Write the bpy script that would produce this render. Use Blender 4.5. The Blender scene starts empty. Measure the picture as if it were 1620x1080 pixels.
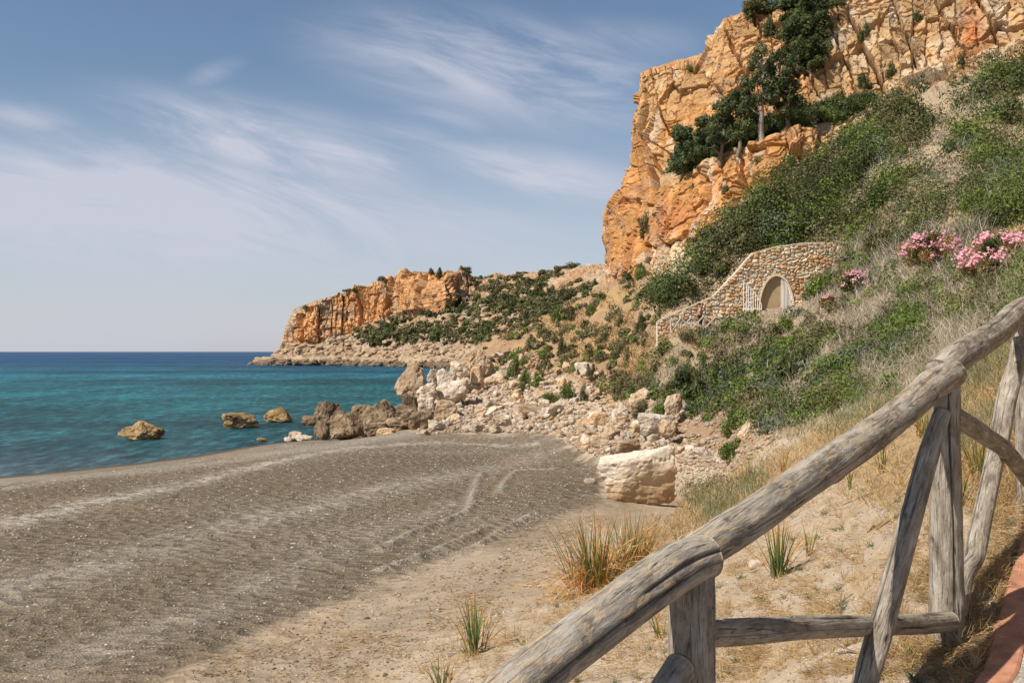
import bpy, bmesh, math
import numpy as np
from mathutils import Vector, Matrix

# ------------------------------------------------------------------ camera, world, sun, exposure
SC = bpy.context.scene
COL = SC.collection
F = 1575.0; CX = 810.0; HY = 556.0; H = 6.0          # focal length in photo pixels, centre, horizon, eye height above the sea
cam_d = bpy.data.cameras.new('camera'); cam = bpy.data.objects.new('camera', cam_d); COL.objects.link(cam)
cam.location = (0, 0, H); cam.rotation_euler = (math.radians(90), 0, 0)
cam_d.lens = 35.0; cam_d.sensor_width = 36.0; cam_d.shift_y = 16 / 1620
cam_d.clip_start = 0.05; cam_d.clip_end = 60000
SC.camera = cam
SUN_AZ = math.atan2(-0.86, -0.51)                     # towards the sun, measured from +Y to +X
SUN_EL = math.radians(47)
SC.view_settings.view_transform = 'Standard'; SC.view_settings.look = 'None'
SC.view_settings.gamma = 1; SC.view_settings.use_curve_mapping = False
SC.view_settings.exposure = 0.36

def N(nt, typ, **kw):
    n = nt.nodes.new(typ)
    for k, v in kw.items():
        if k.startswith('in_'):
            key = k[3:]
            n.inputs[int(key) if key.isdigit() else key.replace('_', ' ')].default_value = v
        else: setattr(n, k, v)
    return n
def ramp(nt, pts, interp='LINEAR'):
    n = nt.nodes.new('ShaderNodeValToRGB'); cr = n.color_ramp; cr.interpolation = interp
    while len(cr.elements) < len(pts): cr.elements.new(0.5)
    for e, (p, c) in zip(cr.elements, pts):
        e.position = p; e.color = (c[0], c[1], c[2], 1) if not isinstance(c, (int, float)) else (c, c, c, 1)
    return n
def mixc(nt, a, b, fac, blend='MIX'):
    n = nt.nodes.new('ShaderNodeMix'); n.data_type = 'RGBA'; n.blend_type = blend
    for sock, v in ((n.inputs[0], fac), (n.inputs[6], a), (n.inputs[7], b)):
        if isinstance(v, bpy.types.NodeSocket): nt.links.new(v, sock)
        elif isinstance(v, (int, float)): sock.default_value = v
        else: sock.default_value = (v[0], v[1], v[2], 1)
    return n.outputs[2]
def math_n(nt, op, a, b=None, c=None, clamp=False):
    n = nt.nodes.new('ShaderNodeMath'); n.operation = op; n.use_clamp = clamp
    for i, v in enumerate((a, b, c)):
        if v is None: continue
        if isinstance(v, bpy.types.NodeSocket): nt.links.new(v, n.inputs[i])
        else: n.inputs[i].default_value = v
    return n.outputs[0]

W = bpy.data.worlds.new("World"); SC.world = W; W.use_nodes = True
nt = W.node_tree; nt.nodes.clear()
sky = N(nt, 'ShaderNodeTexSky', sky_type='NISHITA', sun_disc=False)
sky.sun_elevation = SUN_EL; sky.sun_rotation = SUN_AZ; sky.altitude = 0; sky.air_density = 1.0; sky.dust_density = 0.6; sky.ozone_density = 2.0
tc = N(nt, 'ShaderNodeTexCoord'); sep = N(nt, 'ShaderNodeSeparateXYZ'); nt.links.new(tc.outputs['Generated'], sep.inputs[0])
yy_ = math_n(nt, 'MAXIMUM', math_n(nt, 'ABSOLUTE', sep.outputs[1]), 0.02)
cu = math_n(nt, 'DIVIDE', sep.outputs[0], yy_); cv = math_n(nt, 'DIVIDE', sep.outputs[2], yy_)
comb = N(nt, 'ShaderNodeCombineXYZ'); nt.links.new(cu, comb.inputs[0]); nt.links.new(cv, comb.inputs[1])
def mr(x, a, b):
    r = N(nt, 'ShaderNodeMapRange', interpolation_type='SMOOTHSTEP'); r.inputs[1].default_value = a; r.inputs[2].default_value = b; nt.links.new(x, r.inputs[0]); return r.outputs[0]
def cnoise(rot, sc, scale, det, rough, dist, loc=(0, 0, 0)):
    mp = N(nt, 'ShaderNodeMapping', vector_type='TEXTURE'); mp.inputs['Rotation'].default_value = (0, 0, rot); mp.inputs['Scale'].default_value = (1 / sc[0], 1 / sc[1], 1); mp.inputs['Location'].default_value = loc
    nt.links.new(comb.outputs[0], mp.inputs[0]); nz = N(nt, 'ShaderNodeTexNoise'); nz.inputs['Scale'].default_value = scale; nz.inputs['Detail'].default_value = det; nz.inputs['Roughness'].default_value = rough; nz.inputs['Distortion'].default_value = dist
    nt.links.new(mp.outputs[0], nz.inputs['Vector']); return nz.outputs[0]
def bank(px, py, rx, ry, rot):
    """a soft oval cloud bank standing in this direction of the sky"""
    mp = N(nt, 'ShaderNodeMapping', vector_type='TEXTURE'); mp.inputs['Location'].default_value = ((px - CX) / F, (HY - py) / F, 0); mp.inputs['Rotation'].default_value = (0, 0, math.radians(rot)); mp.inputs['Scale'].default_value = (rx / F, ry / F, 1)
    nt.links.new(comb.outputs[0], mp.inputs[0]); ln = N(nt, 'ShaderNodeVectorMath', operation='LENGTH'); nt.links.new(mp.outputs[0], ln.inputs[0]); return mr(ln.outputs['Value'], 1.0, 0.0)
wisp = cnoise(math.radians(-16), (2.2, 11.0), 1.6, 9, 0.62, 1.1, (0.3, 0.1, 0)); soft = cnoise(math.radians(-12), (1.6, 4.0), 1.5, 5, 0.5, 0.6, (0.7, 0.2, 0))
tex_ = math_n(nt, 'ADD', math_n(nt, 'MULTIPLY', mr(wisp, 0.30, 0.70), 1.0), math_n(nt, 'MULTIPLY', mr(soft, 0.3, 0.7), 0.35))
banks = None
for bk, wgt in (((800, 110, 420, 120, -10), 0.95), ((930, 70, 260, 60, 0), 0.35), ((470, 235, 440, 85, -13), 1.0), ((820, 270, 330, 60, -8), 0.75), ((330, 120, 80, 26, 22), 0.3), ((30, 190, 150, 40, -5), 0.45), ((250, 320, 800, 150, -4), 0.78), ((700, 190, 300, 70, 20), 0.35)):
    v = math_n(nt, 'MULTIPLY', bank(*bk), wgt); banks = v if banks is None else math_n(nt, 'MAXIMUM', banks, v)
cl = math_n(nt, 'MULTIPLY', banks, tex_)
low1 = mr(cv, 0.30, 0.10); low2 = mr(cv, 0.10, 0.0)
cl = math_n(nt, 'ADD', math_n(nt, 'MULTIPLY', cl, 1.05), math_n(nt, 'ADD', math_n(nt, 'MULTIPLY', low1, math_n(nt, 'ADD', math_n(nt, 'MULTIPLY', mr(soft, 0.3, 0.7), 0.22), 0.38)), math_n(nt, 'MULTIPLY', low2, 0.22)), clamp=True)
cl = math_n(nt, 'MINIMUM', cl, 0.90)
CLOUD_COL = (6.0, 6.15, 7.15)
skyc = mixc(nt, sky.outputs[0], CLOUD_COL, cl)
bg = N(nt, 'ShaderNodeBackground'); bg.inputs[1].default_value = 0.078
nt.links.new(skyc, bg.inputs[0]); wo = N(nt, 'ShaderNodeOutputWorld'); nt.links.new(bg.outputs[0], wo.inputs[0])

sun_d = bpy.data.lights.new('sun', 'SUN'); sun = bpy.data.objects.new('sun', sun_d); COL.objects.link(sun)
sun_d.energy = 5.0; sun_d.angle = math.radians(0.5); sun_d.color = (1.0, 0.93, 0.82)
sdir = Vector((math.sin(SUN_AZ) * math.cos(SUN_EL), math.cos(SUN_AZ) * math.cos(SUN_EL), math.sin(SUN_EL)))
sun.rotation_euler = sdir.to_track_quat('Z', 'Y').to_euler(); sun.location = (-20, -20, 60)

# ------------------------------------------------------------------ numpy helpers
rng = np.random.default_rng(7)
def _hash(ix, iy, iz, k=0):
    h = (ix.astype(np.int64) * 374761393 + iy.astype(np.int64) * 668265263 + iz.astype(np.int64) * 2147483647 + k * 1274126177) & 0xffffffff
    h = ((h ^ (h >> 13)) * 1274126177) & 0xffffffff
    h = ((h ^ (h >> 16)) * 2246822519) & 0xffffffff
    return ((h ^ (h >> 15)) & 0xffffff) / float(0xffffff)
def vnoise(p, k=0):
    i = np.floor(p).astype(np.int64); f = p - i; f = f * f * f * (f * (f * 6 - 15) + 10)
    r = 0
    for dx in (0, 1):
        wx = f[..., 0] if dx else 1 - f[..., 0]
        for dy in (0, 1):
            wy = f[..., 1] if dy else 1 - f[..., 1]
            for dz in (0, 1):
                wz = f[..., 2] if dz else 1 - f[..., 2]
                r = r + wx * wy * wz * _hash(i[..., 0] + dx, i[..., 1] + dy, i[..., 2] + dz, k)
    return r * 2 - 1
def fbm(p, octv=4, k=0, gain=0.5, lac=2.03):
    a = 1; s = 0; t = 0
    for o in range(octv):
        s = s + a * vnoise(p, k + o); t += a; a *= gain; p = p * lac + 11.3
    return s / t
def worley(p, k=0, full=False):
    """F1, F2 and the random value of the nearest cell"""
    i = np.floor(p).astype(np.int64)
    f1 = np.full(p.shape[:-1], 9.0); f2 = f1.copy(); rid = np.zeros_like(f1); rid2 = np.zeros_like(f1); vec = np.zeros(p.shape)
    for dx in (-1, 0, 1):
        for dy in (-1, 0, 1):
            for dz in (-1, 0, 1):
                a, b, c = i[..., 0] + dx, i[..., 1] + dy, i[..., 2] + dz
                q = np.stack([a + _hash(a, b, c, k), b + _hash(a, b, c, k + 1), c + _hash(a, b, c, k + 2)], -1)
                d = np.sqrt(((q - p) ** 2).sum(-1))
                n = d < f1
                f2 = np.where(n, f1, np.minimum(f2, d)); f1 = np.where(n, d, f1)
                rid = np.where(n, _hash(a, b, c, k + 3), rid); rid2 = np.where(n, _hash(a, b, c, k + 4), rid2)
                vec = np.where(n[..., None], p - q, vec)
    return (f1, f2, rid, rid2, vec) if full else (f1, f2, rid, rid2)
def P3(*a): return np.stack(np.broadcast_arrays(*a), -1).astype(float)
def sstep(a, b, x):
    t = np.clip((x - a) / (b - a), 0, 1); return t * t * (3 - 2 * t)
def lerp(a, b, t): return a + (b - a) * t

def mesh_np(name, V, faces, mats, fattr=None, vattr=None, vcol=None, smooth=True, fmat=None, uv=None):
    """faces: list of int arrays (k, n) each with n corners"""
    me = bpy.data.meshes.new(name)
    V = np.ascontiguousarray(V, dtype=np.float32).reshape(-1, 3)
    faces = [f for f in (faces if isinstance(faces, (list, tuple)) else [faces]) if len(f)]
    nl = sum(f.size for f in faces); nf = sum(len(f) for f in faces)
    me.vertices.add(len(V)); me.vertices.foreach_set('co', V.ravel())
    me.loops.add(nl); me.polygons.add(nf)
    li = np.concatenate([f.ravel() for f in faces]).astype(np.int32)
    tot = np.concatenate([np.full(len(f), f.shape[1]) for f in faces]).astype(np.int32)
    start = np.concatenate([[0], np.cumsum(tot)[:-1]]).astype(np.int32)
    me.loops.foreach_set('vertex_index', li); me.polygons.foreach_set('loop_start', start)
    me.polygons.foreach_set('use_smooth', np.full(nf, smooth, dtype=bool))
    for m in (mats if isinstance(mats, (list, tuple)) else [mats]): me.materials.append(m)
    if fmat is not None: me.polygons.foreach_set('material_index', fmat.astype(np.int32))
    if fattr is not None:
        a = me.attributes.new('rnd', 'FLOAT', 'FACE'); a.data.foreach_set('value', fattr.astype(np.float32))
    if vattr is not None:
        for kk, vv in vattr.items():
            a = me.attributes.new(kk, 'FLOAT', 'POINT'); a.data.foreach_set('value', vv.astype(np.float32).ravel())
    if vcol is not None:
        a = me.attributes.new('col', 'FLOAT_COLOR', 'POINT')
        c = np.ones((len(V), 4), np.float32); c[:, :3] = vcol.reshape(-1, 3); a.data.foreach_set('color', c.ravel())
    if uv is not None:
        l = me.uv_layers.new(name='UVMap'); l.data.foreach_set('uv', uv[li].astype(np.float32).ravel())
    me.update(calc_edges=True)
    return me
def link(name, me, parent=None):
    o = bpy.data.objects.new(name, me); COL.objects.link(o)
    if parent is not None: o.parent = parent
    return o
def tag(o, label=None, cat=None, group=None, kind=None):
    if label: o['label'] = label
    if cat: o['category'] = cat
    if group: o['group'] = group
    if kind: o['kind'] = kind
    return o
def empty(name, loc=(0, 0, 0), rz=0.0):
    o = bpy.data.objects.new(name, None); COL.objects.link(o); o.location = loc; o.rotation_euler = (0, 0, rz); o.empty_display_size = 0.2
    return o
def copy_tree(o, parent=None):
    c = o.copy(); COL.objects.link(c)
    if parent is not None: c.parent = parent
    for ch in list(o.children): copy_tree(ch, c)
    return c
def gridfaces(nu, nv, wrap=False):
    """vertex index = i * nv + j"""
    i = np.arange(nu if wrap else nu - 1)[:, None]; j = np.arange(nv - 1)[None, :]
    i2 = (i + 1) % nu
    return np.stack([i * nv + j, i2 * nv + j, i2 * nv + j + 1, i * nv + j + 1], -1).reshape(-1, 4)
def at(px, py, Y):
    px, py, Y = np.broadcast_arrays(np.asarray(px, float), np.asarray(py, float), np.asarray(Y, float))
    return np.stack([(px - CX) / F * Y, Y, H - (py - HY) / F * Y], -1)
def inpoly(px, py, poly):
    """signed distance to a polygon, positive inside"""
    poly = np.asarray(poly, float); n = len(poly)
    d = np.full(px.shape, 1e9); ins = np.zeros(px.shape, bool)
    for a in range(n):
        x0, y0 = poly[a]; x1, y1 = poly[(a + 1) % n]
        ex, ey = x1 - x0, y1 - y0
        t = np.clip(((px - x0) * ex + (py - y0) * ey) / (ex * ex + ey * ey + 1e-9), 0, 1)
        d = np.minimum(d, np.hypot(px - x0 - t * ex, py - y0 - t * ey))
        c = ((y0 > py) != (y1 > py)) & (px < (x1 - x0) * (py - y0) / (y1 - y0 + 1e-12) + x0)
        ins ^= c
    return np.where(ins, d, -d)
def linedist(x, y, pts):
    d = np.full(x.shape, 1e9)
    for (x0, y0), (x1, y1) in zip(pts[:-1], pts[1:]):
        ex, ey = x1 - x0, y1 - y0
        t = np.clip(((x - x0) * ex + (y - y0) * ey) / (ex * ex + ey * ey + 1e-9), 0, 1)
        d = np.minimum(d, np.hypot(x - x0 - t * ex, y - y0 - t * ey))
    return d

# ------------------------------------------------------------------ materials
def new_mat(name):
    m = bpy.data.materials.new(name); m.use_nodes = True; nt = m.node_tree; nt.nodes.clear()
    out = N(nt, 'ShaderNodeOutputMaterial'); b = N(nt, 'ShaderNodeBsdfPrincipled'); nt.links.new(b.outputs[0], out.inputs[0])
    b.inputs['Specular IOR Level'].default_value = 0.25; b.inputs['Roughness'].default_value = 0.85
    return m, nt, b
def tex(nt, kind, scale, vec=None, **kw):
    n = nt.nodes.new(kind); n.inputs['Scale'].default_value = scale
    for k, v in kw.items():
        if k in n.inputs: n.inputs[k].default_value = v
        else: setattr(n, k, v)
    if vec is not None: nt.links.new(vec, n.inputs['Vector'])
    return n
def coords(nt, kind='Object', scale=(1, 1, 1), rot=(0, 0, 0)):
    t = N(nt, 'ShaderNodeTexCoord'); m = N(nt, 'ShaderNodeMapping'); m.inputs['Scale'].default_value = scale; m.inputs['Rotation'].default_value = rot
    nt.links.new(t.outputs[kind], m.inputs[0]); return m.outputs[0]
def bump(nt, b, h, strength, dist, prev=None):
    n = N(nt, 'ShaderNodeBump'); n.inputs['Strength'].default_value = strength; n.inputs['Distance'].default_value = dist
    nt.links.new(h, n.inputs['Height'])
    if prev is not None: nt.links.new(prev, n.inputs['Normal'])
    if b is not None: nt.links.new(n.outputs[0], b.inputs['Normal'])
    return n.outputs[0]
def attr(nt, name, out='Fac'):
    n = N(nt, 'ShaderNodeAttribute', attribute_name=name); return n.outputs[out]

def mat_vcol_ground():
    m, nt, b = new_mat('ground_surface')
    v = coords(nt)
    c = attr(nt, 'col', 'Color'); grav = attr(nt, 'gravel'); rock = attr(nt, 'rough')
    n1 = tex(nt, 'ShaderNodeTexNoise', 2.2, v, Detail=8.0, Roughness=0.7)
    n2 = tex(nt, 'ShaderNodeTexNoise', 26, v, Detail=4.0, Roughness=0.7)
    f1 = ramp(nt, [(0.28, 0.66), (0.5, 1.0), (0.75, 1.28)]); nt.links.new(n1.outputs[0], f1.inputs[0])
    f2 = ramp(nt, [(0.3, 0.70), (0.5, 1.0), (0.7, 1.25)]); nt.links.new(n2.outputs[0], f2.inputs[0])
    c = mixc(nt, c, f1.outputs[0], 0.55, 'MULTIPLY'); c = mixc(nt, c, f2.outputs[0], 0.8, 'MULTIPLY')
    vo = tex(nt, 'ShaderNodeTexVoronoi', 11, v, Randomness=1.0); spk = ramp(nt, [(0.0, 1), (0.86, 0), (1.0, 0)])
    # pale pebbles: some cells only
    sepc = N(nt, 'ShaderNodeSeparateColor'); nt.links.new(vo.outputs['Color'], sepc.inputs[0])
    sel = math_n(nt, 'MULTIPLY', math_n(nt, 'GREATER_THAN', sepc.outputs[0], 0.94), math_n(nt, 'LESS_THAN', vo.outputs['Distance'], 0.30))
    pebf = math_n(nt, 'MULTIPLY', sel, grav)
    c = mixc(nt, c, (0.36, 0.33, 0.29), math_n(nt, 'MULTIPLY', pebf, 0.6))
    vb = tex(nt, 'ShaderNodeTexVoronoi', 30, v, Randomness=1.0)
    tone = ramp(nt, [(0.0, 0.62), (1.0, 1.45)]); sc2 = N(nt, 'ShaderNodeSeparateColor'); nt.links.new(vb.outputs['Color'], sc2.inputs[0]); nt.links.new(sc2.outputs[1], tone.inputs[0])
    c = mixc(nt, c, tone.outputs[0], math_n(nt, 'MULTIPLY', grav, 0.7), 'MULTIPLY')
    nt.links.new(c, b.inputs['Base Color']); b.inputs['Roughness'].default_value = 0.92; b.inputs['Specular IOR Level'].default_value = 0.12
    # dimples trodden into the gravel
    v2 = coords(nt, scale=(1.0, 1.25, 1.0), rot=(0, 0, 0.5))
    vd = tex(nt, 'ShaderNodeTexVoronoi', 3.0, v2, Randomness=1.0, feature='F1')
    dh = math_n(nt, 'MULTIPLY', vd.outputs['Distance'], attr(nt, 'dimple'))
    b1 = bump(nt, None, dh, 1.0, 0.17)
    b2 = bump(nt, None, n1.outputs[0], 0.6, 0.10, b1)
    b3 = bump(nt, None, n2.outputs[0], 0.8, 0.022, b2)
    b4 = bump(nt, b, math_n(nt, 'MULTIPLY', vb.outputs['Distance'], grav), 0.9, -0.02, b3)
    return m
def mat_vcol_rock(name, bump_scale=1.0, noise=3.0):
    m, nt, b = new_mat(name)
    v = coords(nt)
    c = attr(nt, 'col', 'Color')
    n1 = tex(nt, 'ShaderNodeTexNoise', noise * 0.35, v, Detail=8.0, Roughness=0.72)
    n2 = tex(nt, 'ShaderNodeTexNoise', noise * 2.0, v, Detail=5.0, Roughness=0.7)
    f1 = ramp(nt, [(0.3, 0.62), (0.5, 1.0), (0.72, 1.3)]); nt.links.new(n1.outputs[0], f1.inputs[0])
    c = mixc(nt, c, f1.outputs[0], 0.75, 'MULTIPLY')
    f2 = ramp(nt, [(0.3, 0.7), (0.5, 1.0), (0.7, 1.2)]); nt.links.new(n2.outputs[0], f2.inputs[0])
    c = mixc(nt, c, f2.outputs[0], 0.7, 'MULTIPLY')
    nt.links.new(c, b.inputs['Base Color']); b.inputs['Roughness'].default_value = 0.9
    b1 = bump(nt, None, n1.outputs[0], 0.6, 0.5 * bump_scale)
    bump(nt, b, n2.outputs[0], 0.7, 0.16 * bump_scale, b1)
    return m
def mat_stone(name, c0, c1, c2, scale=1.6, crack=0.5):
    """boulders: colours vary over each stone and from stone to stone"""
    m, nt, b = new_mat(name)
    t = N(nt, 'ShaderNodeTexCoord'); oi = N(nt, 'ShaderNodeObjectInfo')
    ad = N(nt, 'ShaderNodeVectorMath', operation='MULTIPLY_ADD'); nt.links.new(t.outputs['Object'], ad.inputs[0]); ad.inputs[1].default_value = (1, 1, 1)
    sc = N(nt, 'ShaderNodeVectorMath', operation='SCALE'); nt.links.new(oi.outputs['Location'], sc.inputs[0]); sc.inputs['Scale'].default_value = 0.37
    nt.links.new(sc.outputs[0], ad.inputs[2]); v = ad.outputs[0]
    n1 = tex(nt, 'ShaderNodeTexNoise', scale, v, Detail=8.0, Roughness=0.65, Distortion=0.6)
    r = ramp(nt, [(0.32, c0), (0.5, c1), (0.68, c2)]); nt.links.new(n1.outputs[0], r.inputs[0])
    n2 = tex(nt, 'ShaderNodeTexNoise', scale * 9, v, Detail=6.0, Roughness=0.7)
    f2 = ramp(nt, [(0.3, 0.68), (0.5, 1.0), (0.7, 1.2)]); nt.links.new(n2.outputs[0], f2.inputs[0])
    c = mixc(nt, r.outputs[0], f2.outputs[0], 0.8, 'MULTIPLY')
    fr = ramp(nt, [(0.0, (0.72, 0.70, 0.68)), (0.5, (1.0, 1.0, 1.0)), (1.0, (1.22, 1.12, 1.0))]); nt.links.new(oi.outputs['Random'], fr.inputs[0])
    c = mixc(nt, c, fr.outputs[0], 0.7, 'MULTIPLY')
    vo = tex(nt, 'ShaderNodeTexVoronoi', scale * 1.3, v, feature='DISTANCE_TO_EDGE')
    ck = ramp(nt, [(0.0, 0.0), (0.035, 1.0)]); nt.links.new(vo.outputs['Distance'], ck.inputs[0])
    nt.links.new(c, b.inputs['Base Color']); b.inputs['Roughness'].default_value = 0.88
    b0 = bump(nt, None, ck.outputs[0], crack, 0.05)
    b1 = bump(nt, None, n1.outputs[0], 0.7, 0.25, b0)
    bump(nt, b, n2.outputs[0], 0.7, 0.045, b1)
    return m
def mat_leaf(name, cols, rough=0.6, trans=0.25, spec=0.25):
    m, nt, b = new_mat(name)
    r = ramp(nt, [(i / max(1, len(cols) - 1), c) for i, c in enumerate(cols)]); nt.links.new(attr(nt, 'rnd'), r.inputs[0])
    nt.links.new(r.outputs[0], b.inputs['Base Color']); b.inputs['Roughness'].default_value = rough; b.inputs['Specular IOR Level'].default_value = spec
    if trans:
        out = [n for n in nt.nodes if n.type == 'OUTPUT_MATERIAL'][0]
        tr = N(nt, 'ShaderNodeBsdfTranslucent'); nt.links.new(r.outputs[0], tr.inputs[0])
        mx = N(nt, 'ShaderNodeMixShader'); mx.inputs[0].default_value = trans
        nt.links.new(b.outputs[0], mx.inputs[1]); nt.links.new(tr.outputs[0], mx.inputs[2]); nt.links.new(mx.outputs[0], out.inputs[0])
    return m
def mat_plain(name, c, rough=0.7, noise=20, amt=0.25, bmp=0.003):
    m, nt, b = new_mat(name); v = coords(nt)
    n = tex(nt, 'ShaderNodeTexNoise', noise, v, Detail=5.0, Roughness=0.65)
    r = ramp(nt, [(0.25, 1 - amt), (0.5, 1.0), (0.75, 1 + amt)]); nt.links.new(n.outputs[0], r.inputs[0])
    nt.links.new(mixc(nt, c, r.outputs[0], 1.0, 'MULTIPLY'), b.inputs['Base Color']); b.inputs['Roughness'].default_value = rough
    bump(nt, b, n.outputs[0], 0.6, bmp)
    return m
def mat_bladecol(name):
    m, nt, b = new_mat(name); c = attr(nt, 'col', 'Color')
    nt.links.new(c, b.inputs['Base Color']); b.inputs['Roughness'].default_value = 0.55
    out = [n for n in nt.nodes if n.type == 'OUTPUT_MATERIAL'][0]
    tr = N(nt, 'ShaderNodeBsdfTranslucent'); nt.links.new(c, tr.inputs[0])
    mx = N(nt, 'ShaderNodeMixShader'); mx.inputs[0].default_value = 0.25
    nt.links.new(b.outputs[0], mx.inputs[1]); nt.links.new(tr.outputs[0], mx.inputs[2]); nt.links.new(mx.outputs[0], out.inputs[0])
    return m
def mat_wood():
    m, nt, b = new_mat('weathered_wood')
    uv = N(nt, 'ShaderNodeTexCoord')
    def mp(sx, sy, loc=0.0):
        q = N(nt, 'ShaderNodeMapping'); q.inputs['Scale'].default_value = (sx, sy, 1); q.inputs['Location'].default_value = (loc, loc * 0.7, 0); nt.links.new(uv.outputs['UV'], q.inputs[0])
        oi = N(nt, 'ShaderNodeObjectInfo'); ad = N(nt, 'ShaderNodeVectorMath', operation='ADD'); cm = N(nt, 'ShaderNodeCombineXYZ')
        nt.links.new(math_n(nt, 'MULTIPLY', oi.outputs['Random'], 37.0), cm.inputs[2]); nt.links.new(q.outputs[0], ad.inputs[0]); nt.links.new(cm.outputs[0], ad.inputs[1])
        return ad.outputs[0]
    # UV: u around the log in metres, v along the log in metres
    base = tex(nt, 'ShaderNodeTexNoise', 1.0, mp(18, 6.5), Detail=7.0, Roughness=0.65, Distortion=0.4)
    r = ramp(nt, [(0.30, (0.115, 0.092, 0.068)), (0.44, (0.22, 0.185, 0.145)), (0.56, (0.32, 0.28, 0.228)), (0.72, (0.44, 0.392, 0.33))]); nt.links.new(base.outputs[0], r.inputs[0])
    grain = tex(nt, 'ShaderNodeTexNoise', 1.0, mp(170, 15, 3.0), Detail=5.0, Roughness=0.7, Distortion=0.5)
    g = ramp(nt, [(0.32, 0.52), (0.5, 1.0), (0.7, 1.22)]); nt.links.new(grain.outputs[0], g.inputs[0])
    c = mixc(nt, r.outputs[0], g.outputs[0], 0.85, 'MULTIPLY')
    patch = tex(nt, 'ShaderNodeTexNoise', 1.0, mp(46, 15, 7.0), Detail=4.0, Roughness=0.6, Distortion=0.8)
    pf = ramp(nt, [(0.52, 0.0), (0.60, 1.0)]); nt.links.new(patch.outputs[0], pf.inputs[0])
    yel = math_n(nt, 'MULTIPLY', pf.outputs[0], attr(nt, 'bark'))
    c = mixc(nt, c, (0.47, 0.34, 0.20), math_n(nt, 'MULTIPLY', yel, 0.62))
    crk = tex(nt, 'ShaderNodeTexNoise', 1.0, mp(30, 1.3, 11.0), Detail=3.0, Roughness=0.55, Distortion=0.35)
    cd = math_n(nt, 'ABSOLUTE', math_n(nt, 'SUBTRACT', crk.outputs[0], 0.47))
    ck = ramp(nt, [(0.0, 0.0), (0.010, 1.0)]); nt.links.new(cd, ck.inputs[0])
    c = mixc(nt, c, (0.05, 0.04, 0.032), math_n(nt, 'MULTIPLY', math_n(nt, 'SUBTRACT', 1.0, ck.outputs[0]), 0.8))
    c = mixc(nt, (0.02, 0.016, 0.012), c, attr(nt, 'crack'))
    nt.links.new(c, b.inputs['Base Color']); b.inputs['Roughness'].default_value = 0.82
    b0 = bump(nt, None, ck.outputs[0], 0.7, 0.006)
    b1 = bump(nt, None, base.outputs[0], 0.6, 0.02, b0)
    b2 = bump(nt, None, patch.outputs[0], 0.5, 0.01, b1)
    bump(nt, b, grain.outputs[0], 0.7, 0.004, b2)
    return m
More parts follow.
